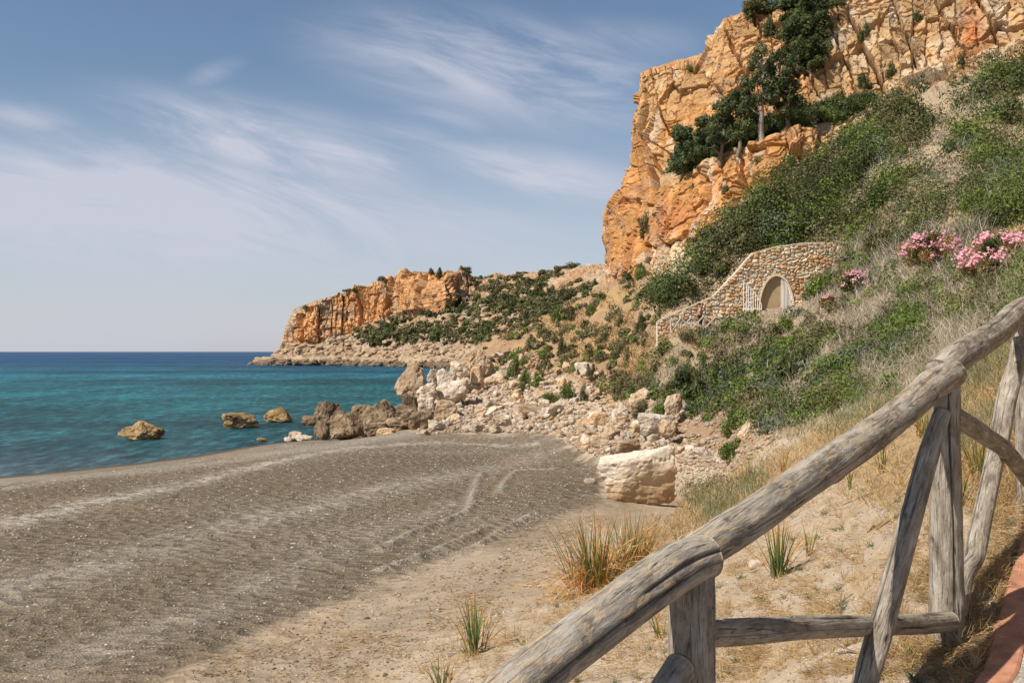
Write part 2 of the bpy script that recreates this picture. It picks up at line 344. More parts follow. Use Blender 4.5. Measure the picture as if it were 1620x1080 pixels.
def mat_sea():
    m, nt, b = new_mat('sea_water')
    v = coords(nt)
    sp = N(nt, 'ShaderNodeSeparateXYZ'); nt.links.new(v, sp.inputs[0])
    ln = math_n(nt, 'LOGARITHM', math_n(nt, 'MAXIMUM', sp.outputs[1], 10.0), 10.0)      # depth of the bay grows with distance from the shore
    depth = ramp(nt, [(0.0, (0.090, 0.125, 0.140)), (0.08, (0.032, 0.120, 0.142)), (0.20, (0.018, 0.138, 0.160)), (0.33, (0.022, 0.168, 0.205)), (0.45, (0.018, 0.128, 0.200)), (0.54, (0.010, 0.078, 0.155)), (0.68, (0.008, 0.062, 0.145)), (1.0, (0.006, 0.050, 0.130))])
    nt.links.new(math_n(nt, 'DIVIDE', math_n(nt, 'SUBTRACT', ln, 1.65), 1.9), depth.inputs[0])
    vb = coords(nt, scale=(0.005, 0.028, 1))
    nb = tex(nt, 'ShaderNodeTexNoise', 1.0, vb, Detail=5.0, Roughness=0.6, Distortion=0.4)
    rb = ramp(nt, [(0.36, 0.45), (0.5, 1.0), (0.64, 1.5)]); nt.links.new(nb.outputs[0], rb.inputs[0])
    c = mixc(nt, depth.outputs[0], rb.outputs[0], 0.8, 'MULTIPLY')
    vr = coords(nt, scale=(1.1, 0.36, 1), rot=(0, 0, 0.08)); nr_ = tex(nt, 'ShaderNodeTexNoise', 1.0, vr, Detail=9.0, Roughness=0.72, Distortion=0.3)
    rr_ = ramp(nt, [(0.36, 0.30), (0.47, 0.80), (0.54, 1.3), (0.64, 2.6)]); nt.links.new(nr_.outputs[0], rr_.inputs[0]); c = mixc(nt, c, rr_.outputs[0], 0.75, 'MULTIPLY')  # bright and dark wave faces: ripple light and shade painted into the water colour
    vf = coords(nt, scale=(0.12, 0.035, 1), rot=(0, 0, 0.05)); nf_ = tex(nt, 'ShaderNodeTexNoise', 1.0, vf, Detail=9.0, Roughness=0.75)
    rf_ = ramp(nt, [(0.36, 0.55), (0.5, 1.0), (0.64, 1.7)]); nt.links.new(nf_.outputs[0], rf_.inputs[0]); c = mixc(nt, c, rf_.outputs[0], 0.8, 'MULTIPLY')  # broader ripple light and dark, multiplied into the colour as well
    v1 = coords(nt, scale=(0.32, 1.1, 1), rot=(0, 0, -0.12)); w1 = tex(nt, 'ShaderNodeTexNoise', 1.0, v1, Detail=8.0, Roughness=0.7, Distortion=0.5)
    v2 = coords(nt, scale=(0.05, 0.13, 1), rot=(0, 0, 0.2)); w2 = tex(nt, 'ShaderNodeTexNoise', 1.0, v2, Detail=5.0, Roughness=0.6)
    b1 = bump(nt, None, w2.outputs[0], 0.8, 1.8)
    v3 = coords(nt, scale=(1.2, 3.6, 1), rot=(0, 0, 0.15)); w3 = tex(nt, 'ShaderNodeTexNoise', 1.0, v3, Detail=5.0, Roughness=0.65, Distortion=0.6)
    b2 = bump(nt, None, w1.outputs[0], 1.0, 1.5, b1); nrm = bump(nt, None, w3.outputs[0], 1.0, 0.30, b2)
    # the tilted wave faces keep the mean reflection of a rippled sea far below that of a mirror
    out = [n for n in nt.nodes if n.type == 'OUTPUT_MATERIAL'][0]; nt.nodes.remove(b)
    df = N(nt, 'ShaderNodeBsdfDiffuse'); gl = N(nt, 'ShaderNodeBsdfGlossy'); gl.inputs['Roughness'].default_value = 0.14; fr = N(nt, 'ShaderNodeFresnel'); fr.inputs[0].default_value = 1.33
    nt.links.new(c, df.inputs['Color']); nt.links.new(nrm, df.inputs['Normal']); nt.links.new(nrm, gl.inputs['Normal']); nt.links.new(nrm, fr.inputs['Normal'])
    mx = N(nt, 'ShaderNodeMixShader'); nt.links.new(math_n(nt, 'MINIMUM', fr.outputs[0], 0.32), mx.inputs[0]); nt.links.new(df.outputs[0], mx.inputs[1]); nt.links.new(gl.outputs[0], mx.inputs[2]); nt.links.new(mx.outputs[0], out.inputs[0])
    return m

M = {}
M['ground'] = mat_vcol_ground(); M['cliff'] = mat_vcol_rock('cliff_rock', 1.0, 1.6); M['headland'] = mat_vcol_rock('headland_rock', 2.2, 0.5)
M['sea'] = mat_sea()
M['stone_pale'] = mat_stone('pale_stone', (0.26, 0.19, 0.13), (0.50, 0.415, 0.325), (0.66, 0.575, 0.475), 1.1)
M['stone_tan'] = mat_stone('tan_stone', (0.28, 0.17, 0.09), (0.46, 0.33, 0.21), (0.58, 0.48, 0.36), 1.1)
M['stone_brown'] = mat_stone('brown_stone', (0.09, 0.06, 0.035), (0.185, 0.13, 0.078), (0.34, 0.26, 0.17), 0.9)
M['stone_gold'] = mat_stone('golden_stone', (0.13, 0.08, 0.035), (0.30, 0.20, 0.09), (0.42, 0.31, 0.17), 0.8)
def mat_slab():
    m, nt, b = new_mat('cream_slab_stone'); v = coords(nt); sp = N(nt, 'ShaderNodeSeparateXYZ'); nt.links.new(v, sp.inputs[0])
    n1 = tex(nt, 'ShaderNodeTexNoise', 1.5, v, Detail=8.0, Roughness=0.65, Distortion=0.5); n2 = tex(nt, 'ShaderNodeTexNoise', 14, v, Detail=8.0, Roughness=0.75); vs = coords(nt, scale=(1.0, 1.0, 1.6)); n3 = tex(nt, 'ShaderNodeTexNoise', 1.6, vs, Detail=6.0, Roughness=0.6, Distortion=0.4)
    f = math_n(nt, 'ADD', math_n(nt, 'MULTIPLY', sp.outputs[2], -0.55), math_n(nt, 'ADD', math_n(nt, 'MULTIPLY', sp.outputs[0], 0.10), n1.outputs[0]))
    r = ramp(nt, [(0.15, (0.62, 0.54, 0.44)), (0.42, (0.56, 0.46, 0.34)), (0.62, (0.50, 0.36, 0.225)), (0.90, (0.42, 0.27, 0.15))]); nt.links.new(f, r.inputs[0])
    f2 = ramp(nt, [(0.3, 0.7), (0.5, 1.0), (0.7, 1.15)]); nt.links.new(n2.outputs[0], f2.inputs[0]); nt.links.new(mixc(nt, r.outputs[0], f2.outputs[0], 0.6, 'MULTIPLY'), b.inputs['Base Color']); b.inputs['Roughness'].default_value = 0.9
    b1 = bump(nt, None, n3.outputs[0], 0.8, 0.12); bump(nt, b, n2.outputs[0], 0.8, 0.05, b1); return m
M['slab'] = mat_slab()
M['leaf_dark'] = mat_leaf('dark_foliage', [(0.020, 0.028, 0.008), (0.045, 0.062, 0.016), (0.082, 0.102, 0.026), (0.14, 0.15, 0.05)])
M['leaf_green'] = mat_leaf('green_foliage', [(0.040, 0.066, 0.010), (0.085, 0.130, 0.020), (0.14, 0.19, 0.032), (0.25, 0.28, 0.07)])
M['leaf_olive'] = mat_leaf('olive_foliage', [(0.050, 0.048, 0.020), (0.105, 0.098, 0.038), (0.17, 0.155, 0.065), (0.25, 0.22, 0.11)])
M['twig'] = mat_leaf('dry_twigs', [(0.15, 0.12, 0.085), (0.28, 0.235, 0.17), (0.40, 0.345, 0.26), (0.54, 0.47, 0.37)], trans=0.15)
M['straw'] = mat_leaf('straw', [(0.20, 0.12, 0.05), (0.36, 0.23, 0.10), (0.50, 0.35, 0.16), (0.60, 0.45, 0.25)], trans=0.2)
M['grass_green'] = mat_leaf('grey_green_grass', [(0.06, 0.09, 0.04), (0.11, 0.145, 0.07), (0.19, 0.21, 0.11), (0.36, 0.32, 0.17)], trans=0.2)
M['bark'] = mat_plain('bark', (0.16, 0.13, 0.10), 0.9, 12, 0.4, 0.01)
M['blade'] = mat_bladecol('long_leaf')
M['wood'] = mat_wood()

# ------------------------------------------------------------------ terrain of the bay: heights from surveyed points
def pz(px, Y, z): return (px, Y, z)
def pp(px, py, Y): return (px, Y, H - (py - HY) / F * Y)
CP = [
 # under and around the camera, path and fence line
 pz(-900, 1.2, 4.2), pz(0, 1.2, 4.25), pz(810, 1.2, 4.3), pz(1700, 1.2, 4.4), pz(2600, 1.2, 4.5),
 pz(-600, 4, 2.9), pz(0, 4, 3.35), pz(400, 3.6, 3.8), pz(700, 3.0, 4.0), pz(1090, 2.95, 4.12), pz(1495, 4.42, 4.60), pz(1618, 6.2, 5.02),
 pz(1750, 4.4, 4.65), pz(2300, 4.2, 4.7), pz(1800, 6.5, 5.1), pz(2400, 7, 5.3), pz(1780, 9, 5.45), pz(2400, 11, 6.5),
 # bank
 pz(-600, 8, 2.15), pz(0, 7, 2.5), pz(400, 7, 3.05), pz(740, 6.6, 3.62), pp(600, 1080, 10.2), pp(740, 1035, 8.6), pp(900, 1000, 8.2), pp(830, 935, 14.6),
 pp(1000, 900, 13.0), pp(1050, 810, 24.0), pp(1160, 742, 33.0), pp(1230, 912, 8.0), pp(1350, 880, 7.2), pp(1300, 765, 13.5), pp(1450, 725, 11.5),
 pp(1250, 722, 22.0), pp(1350, 665, 19.5), pp(1620, 600, 13.0), pp(1500, 625, 15.5), pp(1130, 850, 16), pp(960, 845, 20),
 # beach
 pp(250, 1080, 11.1), pp(0, 1080, 12.2), pp(-400, 1080, 12.2), pp(700, 955, 14.9), pp(905, 850, 22), pp(450, 980, 15.0), pp(0, 900, 19.9), pp(-500, 880, 20),
 pp(600, 860, 22.8), pp(0, 800, 29), pp(300, 800, 29.0), pp(600, 760, 36), pp(860, 760, 34.5), pp(940, 785, 30.2), pp(950, 742, 39.5), pp(870, 692, 56), pp(740, 690, 61),
 pz(0, 47.5, 0), pz(300, 57, 0), pz(490, 67, 0), pz(-500, 36.2, 0), pz(-960, 30, 0), pz(200, 46, 0.55), pz(450, 58, 0.6), pz(0, 40, .75), pz(-500, 31, .7),
 pz(620, 62, 0.8), pz(600, 74, -0.1), pz(560, 80, -0.8), pz(0, 60, -1), pz(-500, 46, -1), pz(-960, 40, -1.2), pz(300, 75, -1.2), pz(0, 130, -2.5), pz(300, 130, -2.5), pz(560, 130, -2.5), pz(-900, 130, -3),
 pz(650, 92, -0.3), pz(690, 80, 1.0), pz(650, 74, 0.9), pz(700, 68, 0.9),
 # scree
 pz(760, 66, 1.1), pp(760, 640, 78), pp(760, 585, 102), pp(800, 600, 92), pp(850, 560, 97), pp(900, 520, 102), pp(950, 468, 107), pp(1000, 480, 88), pp(1000, 560, 72), pp(930, 600, 70), pp(930, 655, 59),
 pp(980, 610, 64), pp(850, 640, 70), pp(700, 640, 88), pp(820, 530, 118), pp(750, 562, 112), pz(690, 110, 0.5), pz(700, 140, -2), pz(780, 150, -1), pz(860, 160, 2), pz(960, 150, 6),
 pp(880, 498, 112), pp(1050, 700, 42), pp(990, 700, 45),
 # slope below the path
 pp(1150, 722, 35.5), pp(1060, 655, 47.5), pp(1000, 642, 52), pp(1180, 610, 45), pp(1040, 562, 60), pp(1110, 530, 60.3), pp(1200, 502, 59.5), pp(1250, 497, 58), pp(1260, 520, 50), pp(1330, 450, 54),
 pp(1300, 565, 38), pp(1400, 485, 38), pp(1500, 425, 38), pp(1620, 432, 24), pp(1620, 505, 17.5), pp(1450, 565, 27), pp(1350, 625, 29), pp(1250, 645, 35), pp(1550, 520, 22), pp(1180, 690, 34),
 pz(1720, 24, 8.7), pz(2400, 24, 13), pz(2400, 50, 26), pp(1100, 600, 51), pp(1061, 541, 58.6), pp(1112, 532, 58.6), pp(1173, 520, 58.6), pp(1200, 508, 58.4), pp(1061, 545, 57.2), pp(1112, 536, 57.2), pp(1173, 523, 57.2), pp(1228, 499, 57.8), pp(1228, 499, 56.6), pp(1268, 484, 56.5), pp(1300, 462, 56), pp(1061, 560, 54), pp(1130, 548, 54),
 # above the wall
 pp(1330, 385, 62), pp(1200, 398, 63), pp(1100, 478, 63.5), pp(1040, 515, 64), pp(1200, 330, 82), pp(1110, 385, 86), pp(1040, 448, 95), pp(975, 455, 106), pp(1300, 255, 86), pp(1400, 200, 86),
 pp(1500, 150, 83), pp(1620, 125, 79), pp(1620, 250, 61), pp(1500, 300, 58), pp(1400, 350, 61), pp(1620, 352, 42), pp(1760, 60, 78), pp(2300, -200, 78), pp(1050, 470, 78),
 pp(1500, 120, 100), pp(1300, 230, 105), pp(1100, 370, 110), pp(1000, 440, 125), pp(1620, 90, 110), pp(1900, -50, 110), pp(2400, -250, 120), pp(1420, 420, 48), pp(1520, 370, 42),
]
CP = np.array(CP)
def _uv(px, Y): return np.stack([px / 240.0, np.log(Y) * 2.3], -1)
_cuv = _uv(CP[:, 0], CP[:, 1]); _c2 = 0.18 ** 2
def _phi(a, b): return np.sqrt(((a[:, None, :] - b[None, :, :]) ** 2).sum(-1) + _c2)
_n = len(CP); A = np.zeros((_n + 3, _n + 3)); A[:_n, :_n] = _phi(_cuv, _cuv) - 0.0 * np.eye(_n)
A[:_n, _n] = 1; A[:_n, _n + 1:_n + 3] = _cuv; A[_n, :_n] = 1; A[_n + 1:_n + 3, :_n] = _cuv.T
_w = np.linalg.solve(A, np.concatenate([CP[:, 2], [0, 0, 0]]))
def base_z(px, Y):
    sh = px.shape; q = _uv(px.ravel(), Y.ravel()); r = np.empty(len(q))
    for s in range(0, len(q), 60000):
        e = q[s:s + 60000]; r[s:s + 60000] = _phi(e, _cuv) @ _w[:_n] + _w[_n] + e @ _w[_n + 1:]
    return r.reshape(sh)
# world polylines on the beach
def wl(pts): return [(float(at(a, b, 1)[0]), 0) for a, b in pts]
SHORE = [(-60, 28), (-38, 30.5), (-24, 47.5), (-17.5, 57.5), (-13.6, 67), (-9, 76), (-7, 92)]
BEACH_POLY = [(-2000, 1300), (180, 1110), (300, 1045), (450, 985), (700, 893), (850, 832), (955, 792), (948, 745), (905, 705), (865, 686), (740, 684), (640, 676), (560, 640), (-2000, 640)]
PATH_L = [(-2.2, -1.0), (-0.2, 1.7), (0.95, 2.95), (1.94, 4.15), (3.06, 5.95), (4.2, 7.9), (5.5, 10.0)]
def detail(px, py, x, y, Y):
    """masks of the ground and its small relief"""
    p = P3(x, y, 0 * x)
    n1 = fbm(p * 0.5, 4, 20); n2 = fbm(p * 2.3, 3, 30)
    bd = inpoly(px, py, BEACH_POLY) + n1 * 26 + n2 * 9
    beach = sstep(-10, 10, bd)
    sd = linedist(x, y, SHORE)
    pathd = linedist(x, y, PATH_L)
    hill = 1 - sstep(-25, 10, inpoly(px, py, BEACH_POLY))
    hill = hill * sstep(8, 22, Y)
    near = (1 - sstep(8, 22, Y)) * (1 - beach)
    z = hill * (fbm(p * 0.28, 4, 5) * 0.7 + n2 * 0.22 + np.abs(fbm(p * 0.6, 4, 8)) * 0.5) * sstep(15, 60, Y)
    z = z + near * (n1 * 0.05 + n2 * 0.025) * sstep(0.2, 1.2, pathd)
    z = z + (1 - beach) * (1 - hill) * n1 * 0.05
    z = z + beach * (fbm(p * P3(0.25, 0.25, 1)[...] * 1.0, 3, 40) * 0.05 + 0.012 * n2) * sstep(0.5, 4, sd)
    return z, beach, sd, pathd, hill, near, n1, n2
COLS = np.concatenate([np.linspace(-1500, -60, 60), np.linspace(-55, 1675, 780), np.linspace(1685, 3200, 70)])
ROWS = np.exp(np.concatenate([np.linspace(math.log(1.2), math.log(4), 60), np.linspace(math.log(4.02), math.log(150), 860)]))
PX, YY = np.meshgrid(COLS, ROWS, indexing='ij')
Z0 = base_z(PX, YY); XX = (PX - CX) / F * YY
PY0 = HY + (H - Z0) * F / YY
dz, beach, sd, pathd, hill, near, n1, n2 = detail(PX, PY0, XX, YY, YY)
def pix(px, py):
    """pixel on the beach to a world x, y"""
    i = int(np.argmin(abs(COLS - px))); k = int(np.argmax(PY0[i] <= py)); return (XX[i, k], YY[i, k])
# low ridges pushed up in the gravel
RIDGES = [[(745, 802), (752, 775), (762, 748)], [(788, 782), (803, 760), (818, 744), (880, 742)], [(712, 890), (760, 862), (800, 836), (840, 815)], [(598, 872), (650, 846), (735, 812), (745, 802)], [(600, 905), (700, 868), (760, 840)]]
rd = np.zeros_like(Z0)
for r in RIDGES:
    w = [pix(*q) for q in r]; d = linedist(XX, YY, w)
    rd = rd + 0.07 * np.exp(-(d / 0.14) ** 2) - 0.02 * np.exp(-((d - 0.32) / 0.14) ** 2)
berm = 0.10 * np.exp(-((sd - 7.5 + n1 * 1.2) / 1.3) ** 2) + 0.06 * np.exp(-((sd - 3.0 + n1 * 0.8) / 0.6) ** 2)
foot = np.where((YY < 60) & (YY > 9), 1, 0) * np.maximum(beach, 0.8 * (1 - hill))
wf = worley(P3(XX * 2.4, YY * 2.0, 0 * XX), 50)
PATHZ = [4.25, 4.33, 4.43, 4.66, 5.02, 5.32, 5.6]
def path_pull(x, y, z):
    best = np.full(x.shape, 1e9); zz = np.zeros(x.shape); sg = np.zeros(x.shape)
    for i in range(len(PATH_L) - 1):
        (x0, y0), (x1, y1) = PATH_L[i], PATH_L[i + 1]; ex, ey = x1 - x0, y1 - y0; t = np.clip(((x - x0) * ex + (y - y0) * ey) / (ex * ex + ey * ey), 0, 1)
        d = np.hypot(x - x0 - t * ex, y - y0 - t * ey); m = d < best; best = np.where(m, d, best); zz = np.where(m, PATHZ[i] + (PATHZ[i + 1] - PATHZ[i]) * t, zz); sg = np.where(m, (x - x0) * ey - (y - y0) * ex, sg)
    d = np.where(sg > 0, np.maximum(best - 1.8, 0), best); w = (1 - sstep(0.1, 1.3, d)) * (y < 11)
    return z + (zz - np.where(sg > 0.0, 0.03, -0.015) - z) * w
Z = Z0 + dz + beach * (rd + berm) + foot * (0.045 * (np.clip(wf[0], 0, 0.7) - 0.4)) * sstep(7.5, 12, sd)
Z = path_pull(XX, YY, Z)
PYS = HY + (H - Z) * F / YY; PMIN = np.minimum.accumulate(PYS, axis=1)
def hit(px, py):
    px = np.asarray(px, float).ravel(); py = np.asarray(py, float).ravel(); out = np.zeros((len(px), 3))
    for s in range(0, len(px), 4000):
        a = px[s:s + 4000]; b = py[s:s + 4000]
        fi = np.interp(a, COLS, np.arange(len(COLS))); i0 = np.rint(fi).astype(int)
        k = np.argmax(PMIN[i0] <= b[:, None], axis=1); k = np.where(PMIN[i0, -1] > b, len(ROWS) - 1, k)
        Y = ROWS[k]; z = Z[i0, k]; out[s:s + 4000] = np.stack([(a - CX) / F * Y, Y, z], -1)
    return out
def gz(x, y):
    """ground height at world x, y"""
    x = np.asarray(x, float).ravel(); y = np.asarray(y, float).ravel(); px = CX + F * x / y
    fi = np.clip(np.interp(px, COLS, np.arange(len(COLS))), 0, len(COLS) - 1.001); fk = np.clip(np.interp(np.log(y), np.log(ROWS), np.arange(len(ROWS))), 0, len(ROWS) - 1.001)
    i = fi.astype(int); k = fk.astype(int); u = fi - i; v = fk - k
    return Z[i, k] * (1 - u) * (1 - v) + Z[i + 1, k] * u * (1 - v) + Z[i, k + 1] * (1 - u) * v + Z[i + 1, k + 1] * u * v

def C3(r, g, b): return np.array([r, g, b], float)
SAND = C3(0.41, 0.325, 0.235); GRAVEL = C3(0.155, 0.120, 0.080); PALEG = C3(0.44, 0.39, 0.32); SOIL = C3(0.29, 0.185, 0.11); STRAWC = C3(0.34, 0.225, 0.105)
SCREEC = C3(0.42, 0.33, 0.24); DARKSOIL = C3(0.22, 0.16, 0.10)
col = np.broadcast_to(SAND, Z.shape + (3,)).copy()
def blend(c, m):
    global col
    col = col + (c - col) * np.clip(m, 0, 1)[..., None]
SCREE_POLY = [(640, 700), (680, 585), (760, 540), (860, 500), (900, 560), (960, 610), (1060, 640), (1150, 690), (1160, 740), (1060, 790), (940, 720), (870, 690)]
MID_POLY = [(735, 575), (770, 548), (850, 500), (880, 488), (970, 440), (1060, 440), (1060, 520), (1040, 570), (1060, 650), (960, 640), (880, 590)]
UP_POLY = [(1040, 570), (1060, 350), (1200, 320), (1330, 200), (1700, 0), (2600, -100), (2600, 560), (1500, 560), (1250, 680), (1150, 700), (1050, 650)]
DRY_POLY = [(1000, 860), (1060, 790), (1180, 735), (1350, 650), (1500, 570), (1700, 520), (2500, 500), (2500, 900), (1500, 760), (1250, 780), (1080, 860)]
blend(SCREEC, sstep(-8, 8, inpoly(PX, PYS, SCREE_POLY) + n1 * 12)); blend(SOIL * 1.15, (PX > 700) * (PX < 1010) * (PYS < 590) * (YY > 60) * 1.0)
blend(SOIL, sstep(-8, 8, inpoly(PX, PYS, MID_POLY) + n1 * 14) * 0.9)
blend(STRAWC, sstep(-0.1, 0.25, fbm(P3(XX, YY, 0 * XX) * 0.3, 4, 70)) * sstep(-8, 8, inpoly(PX, PYS, MID_POLY)))
blend(C3(0.33, 0.25, 0.16), sstep(-22, -6, inpoly(PX, PYS, UP_POLY) + n1 * 12))
blend(STRAWC * 0.95, sstep(-15, 15, inpoly(PX, PYS, DRY_POLY) + n1 * 30) * 0.7)
strip = sstep(-170, -20, inpoly(PX, PYS, BEACH_POLY)) * (YY < 30)
blend(C3(0.27, 0.205, 0.14), strip * (0.45 + 0.55 * sstep(-0.25, 0.25, fbm(P3(XX, YY, 0 * XX) * 0.7, 4, 98))))
blend(C3(0.29, 0.19, 0.12), sstep(-14, 8, inpoly(PX, PYS, [(1055, 655), (1140, 635), (1190, 700), (1130, 735), (1075, 705)]) + n1 * 12))
blend(C3(0.40, 0.25, 0.11), near * sstep(-0.0, 0.35, fbm(P3(XX, YY, 0 * XX) * 1.3, 4, 99)) * 0.32)
blend(GRAVEL * 1.05, beach)
wet = 1 - sstep(0.8, 2.2, sd + n1 * 0.5)
g1 = np.exp(-((sd - 3.3 + n1 * 0.9) / 0.7) ** 2) * 0.45 + np.exp(-((sd - 8.5 + n1 * 1.5) / 1.3) ** 2) * 0.95
big = fbm(P3(XX * 0.05 + YY * 0.02, YY * 0.12 - XX * 0.05, 0 * XX), 4, 90)
g1 = g1 * 1.15 + sstep(0.0, 0.35, big) * 0.6 * sstep(9, 14, sd) + 0.30 * sstep(45, 55, YY) * sstep(2, 5, sd)
WB = [([(-300, 900), (0, 832), (150, 795), (300, 762), (420, 733), (560, 708), (700, 700), (850, 700)], 0.85, 0.8), ([(0, 774), (200, 743), (330, 725), (450, 706)], 0.8, 0.5),
      ([(-100, 960), (130, 900), (266, 862), (433, 817), (533, 793), (700, 755), (860, 716)], 1.2, 0.45), ([(60, 1080), (250, 985), (420, 920), (560, 860), (700, 800)], 0.7, 0.3)]
g1 = g1 * 0.35
for pl, wd_, st_ in WB:
    w_ = [pix(*q) for q in pl]; d_ = linedist(XX + n1 * 0.9, YY + n1 * 1.6, w_); g1 = np.maximum(g1, st_ * np.exp(-(d_ / wd_) ** 2) * (0.75 + 0.9 * n2))
for r in RIDGES: g1 = np.maximum(g1, 0.45 * np.exp(-(linedist(XX, YY, [pix(*q) for q in r]) / 0.2) ** 2))
blend(PALEG, g1 * beach)
blend(SAND * 0.85, sstep(0.1, 0.6, fbm(P3(XX, YY, 0 * XX) * 0.5, 4, 97) - 0.012 * inpoly(PX, PYS, BEACH_POLY)) * beach * 0.6)
blend(C3(0.24, 0.17, 0.11), sstep(0.15, 0.5, fbm(P3(XX, YY, 0 * XX) * 0.35, 3, 95)) * beach * 0.45)
blend(GRAVEL * 0.62, wet * beach)
me = mesh_np('ground_mesh', np.stack([XX, YY, Z], -1), gridfaces(*Z.shape)[:, ::-1][:, [0, 1, 2, 3]], M['ground'], vcol=col,
             vattr={'gravel': np.clip(beach, 0, 1), 'rough': hill, 'dimple': np.clip(beach * sstep(7, 12, sd) + 0.55 * (1 - beach) * (1 - hill) * sstep(9, 12, YY), 0, 1)})
ground = link('ground', me); tag(ground, 'beach of dark grey gravel and sandy slope rising to the cliffs', 'ground', kind='structure')

# ------------------------------------------------------------------ sea
def build_sea():
    ang = np.linspace(-1.25, 1.25, 160); rr = np.exp(np.linspace(math.log(8), math.log(40000), 160))
    a, r = np.meshgrid(ang, rr, indexing='ij')
    V = P3(np.sin(a) * r, np.cos(a) * r, 0 * r)
    o = link('sea', mesh_np('sea_mesh', V, gridfaces(160, 160), M['sea'])); tag(o, 'calm blue and turquoise sea reaching to the horizon', 'sea', kind='structure')
build_sea()

# ------------------------------------------------------------------ lofted rock faces
def loft(rows, nu, nvs, pexp=None):
    """rows: list of lists of (px, py, Y); returns xyz grid (nu, nv, 3) and row parameter"""
    R = np.array([[at(*p) for p in r] for r in rows])          # (rows, cols, 3)
    nc = R.shape[1]
    d = np.linalg.norm(np.diff(R.mean(0), axis=0), axis=1); s = np.concatenate([[0], np.cumsum(d)]); s /= s[-1]
    u = np.linspace(0, 1, nu)
    C = np.stack([[np.interp(u, s, R[i, :, k]) for k in range(3)] for i in range(len(rows))])   # rows,3,nu
    C = C.transpose(0, 2, 1)
    out = []; tt = []
    for i in range(len(rows) - 1):
        n = nvs[i]; t = np.linspace(0, 1, n, endpoint=(i == len(rows) - 2))
        out.append(C[i][None] * (1 - t)[:, None, None] + C[i + 1][None] * t[:, None, None]); tt.append(i + t)
    G = np.concatenate(out, 0).transpose(1, 0, 2); return G, np.broadcast_to(np.concatenate(tt)[None], G.shape[:2])
def gnormal(G):
    du = np.gradient(G, axis=0); dv = np.gradient(G, axis=1); n = np.cross(du, dv); return n / (np.linalg.norm(n, axis=-1, keepdims=True) + 1e-9)
def smooth_n(n, it=6):
    for _ in range(it):
        m = n.copy(); m[1:-1] += n[:-2] + n[2:]; m[:, 1:-1] += n[:, :-2] + n[:, 2:]; n = m / (np.linalg.norm(m, axis=-1, keepdims=True) + 1e-9)
    return n
def blocks(q, ang, tiltz, size, k, irr=0.45):
    """irregular masonry-like joint blocks: returns random value, tilt term and distance to the nearest joint"""
    c, s_ = math.cos(ang), math.sin(ang); a = q[..., 0] * c + q[..., 1] * s_; b = -q[..., 0] * s_ + q[..., 1] * c; z = q[..., 2] + tiltz * a; a = a - 0.12 * tiltz * q[..., 2]
    a = a / size[0]; b = b / size[1]; z = z / size[2]
    a = a + irr * vnoise(np.stack([a * 0.9, b * 0.2, z * 0.25], -1), k); b = b + irr * vnoise(np.stack([b * 0.9, a * 0.2, z * 0.25], -1), k + 1)
    ia, ib = np.floor(a), np.floor(b); z = z + _hash(ia.astype(np.int64), ib.astype(np.int64), 0 * ia.astype(np.int64), k + 2) * 7 + irr * vnoise(np.stack([a * 0.5, b * 0.5, z * 0.9], -1), k + 3)
    ic = np.floor(z); I = [v.astype(np.int64) for v in (ia, ib, ic)]; r1 = _hash(*I, k + 4); r2 = _hash(*I, k + 5); r3 = _hash(*I, k + 6)
    fa, fb, fc = a - ia - 0.5, b - ib - 0.5, z - ic - 0.5
    t = (r2 - 0.5) * fa * 2 + (r3 - 0.5) * fc * 2
    e = np.minimum((0.5 - np.abs(fa)) * size[0], (0.5 - np.abs(fc)) * size[2])
    return r1, t, e, r2
def rock_disp(p, s, k=0, rough=1.0):
    """blocky, jointed relief of tilted planes; s is the block size in metres; returns offset in metres, crack mask, block tones"""
    q = p / s; w = P3(fbm(q * 0.35, 4, k + 1), fbm(q * 0.35, 4, k + 5), fbm(q * 0.35, 4, k + 9)) * 0.45 + P3(fbm(q * 2.2, 3, k + 2), fbm(q * 2.2, 3, k + 6), fbm(q * 2.2, 3, k + 8)) * 0.07
    h = fbm(q * 0.22, 5, k + 50) * 0.9; out = []
    for lev, (ang, tz, sz, amp, tilt, gr, gw) in enumerate(((0.15, 0.10, (1.7, 3.0, 5.2), 0.78, 0.60, 0.66, 0.10), (-0.35, -0.22, (0.85, 1.5, 1.5), 0.26, 0.34, 0.20, 0.06), (0.5, 0.35, (0.42, 0.8, 0.62), 0.10, 0.15, 0.05, 0.035))):
        r1, t, e, r2 = blocks(q + w, ang, tz, sz, k + 20 + 10 * lev)
        h = h + (r1 - 0.5) * amp + t * tilt - gr * (1 - sstep(0, gw, e)); out.append((e, r1, r2))
    f1, f2, r1, r2, v = worley((q + w) * np.array([2.4, 2.4, 1.6]), k + 60, True)
    h = h + (r1 - 0.5) * 0.08 * rough + ((r2 - 0.5) * v[..., 0] + (r1 - 0.5) * v[..., 2]) * 0.15 * rough + fbm(q * 4, 3, k + 70) * 0.05
    return h * s, np.exp(-(out[0][0] / 0.08) ** 2), out[0][2], out[1][2]

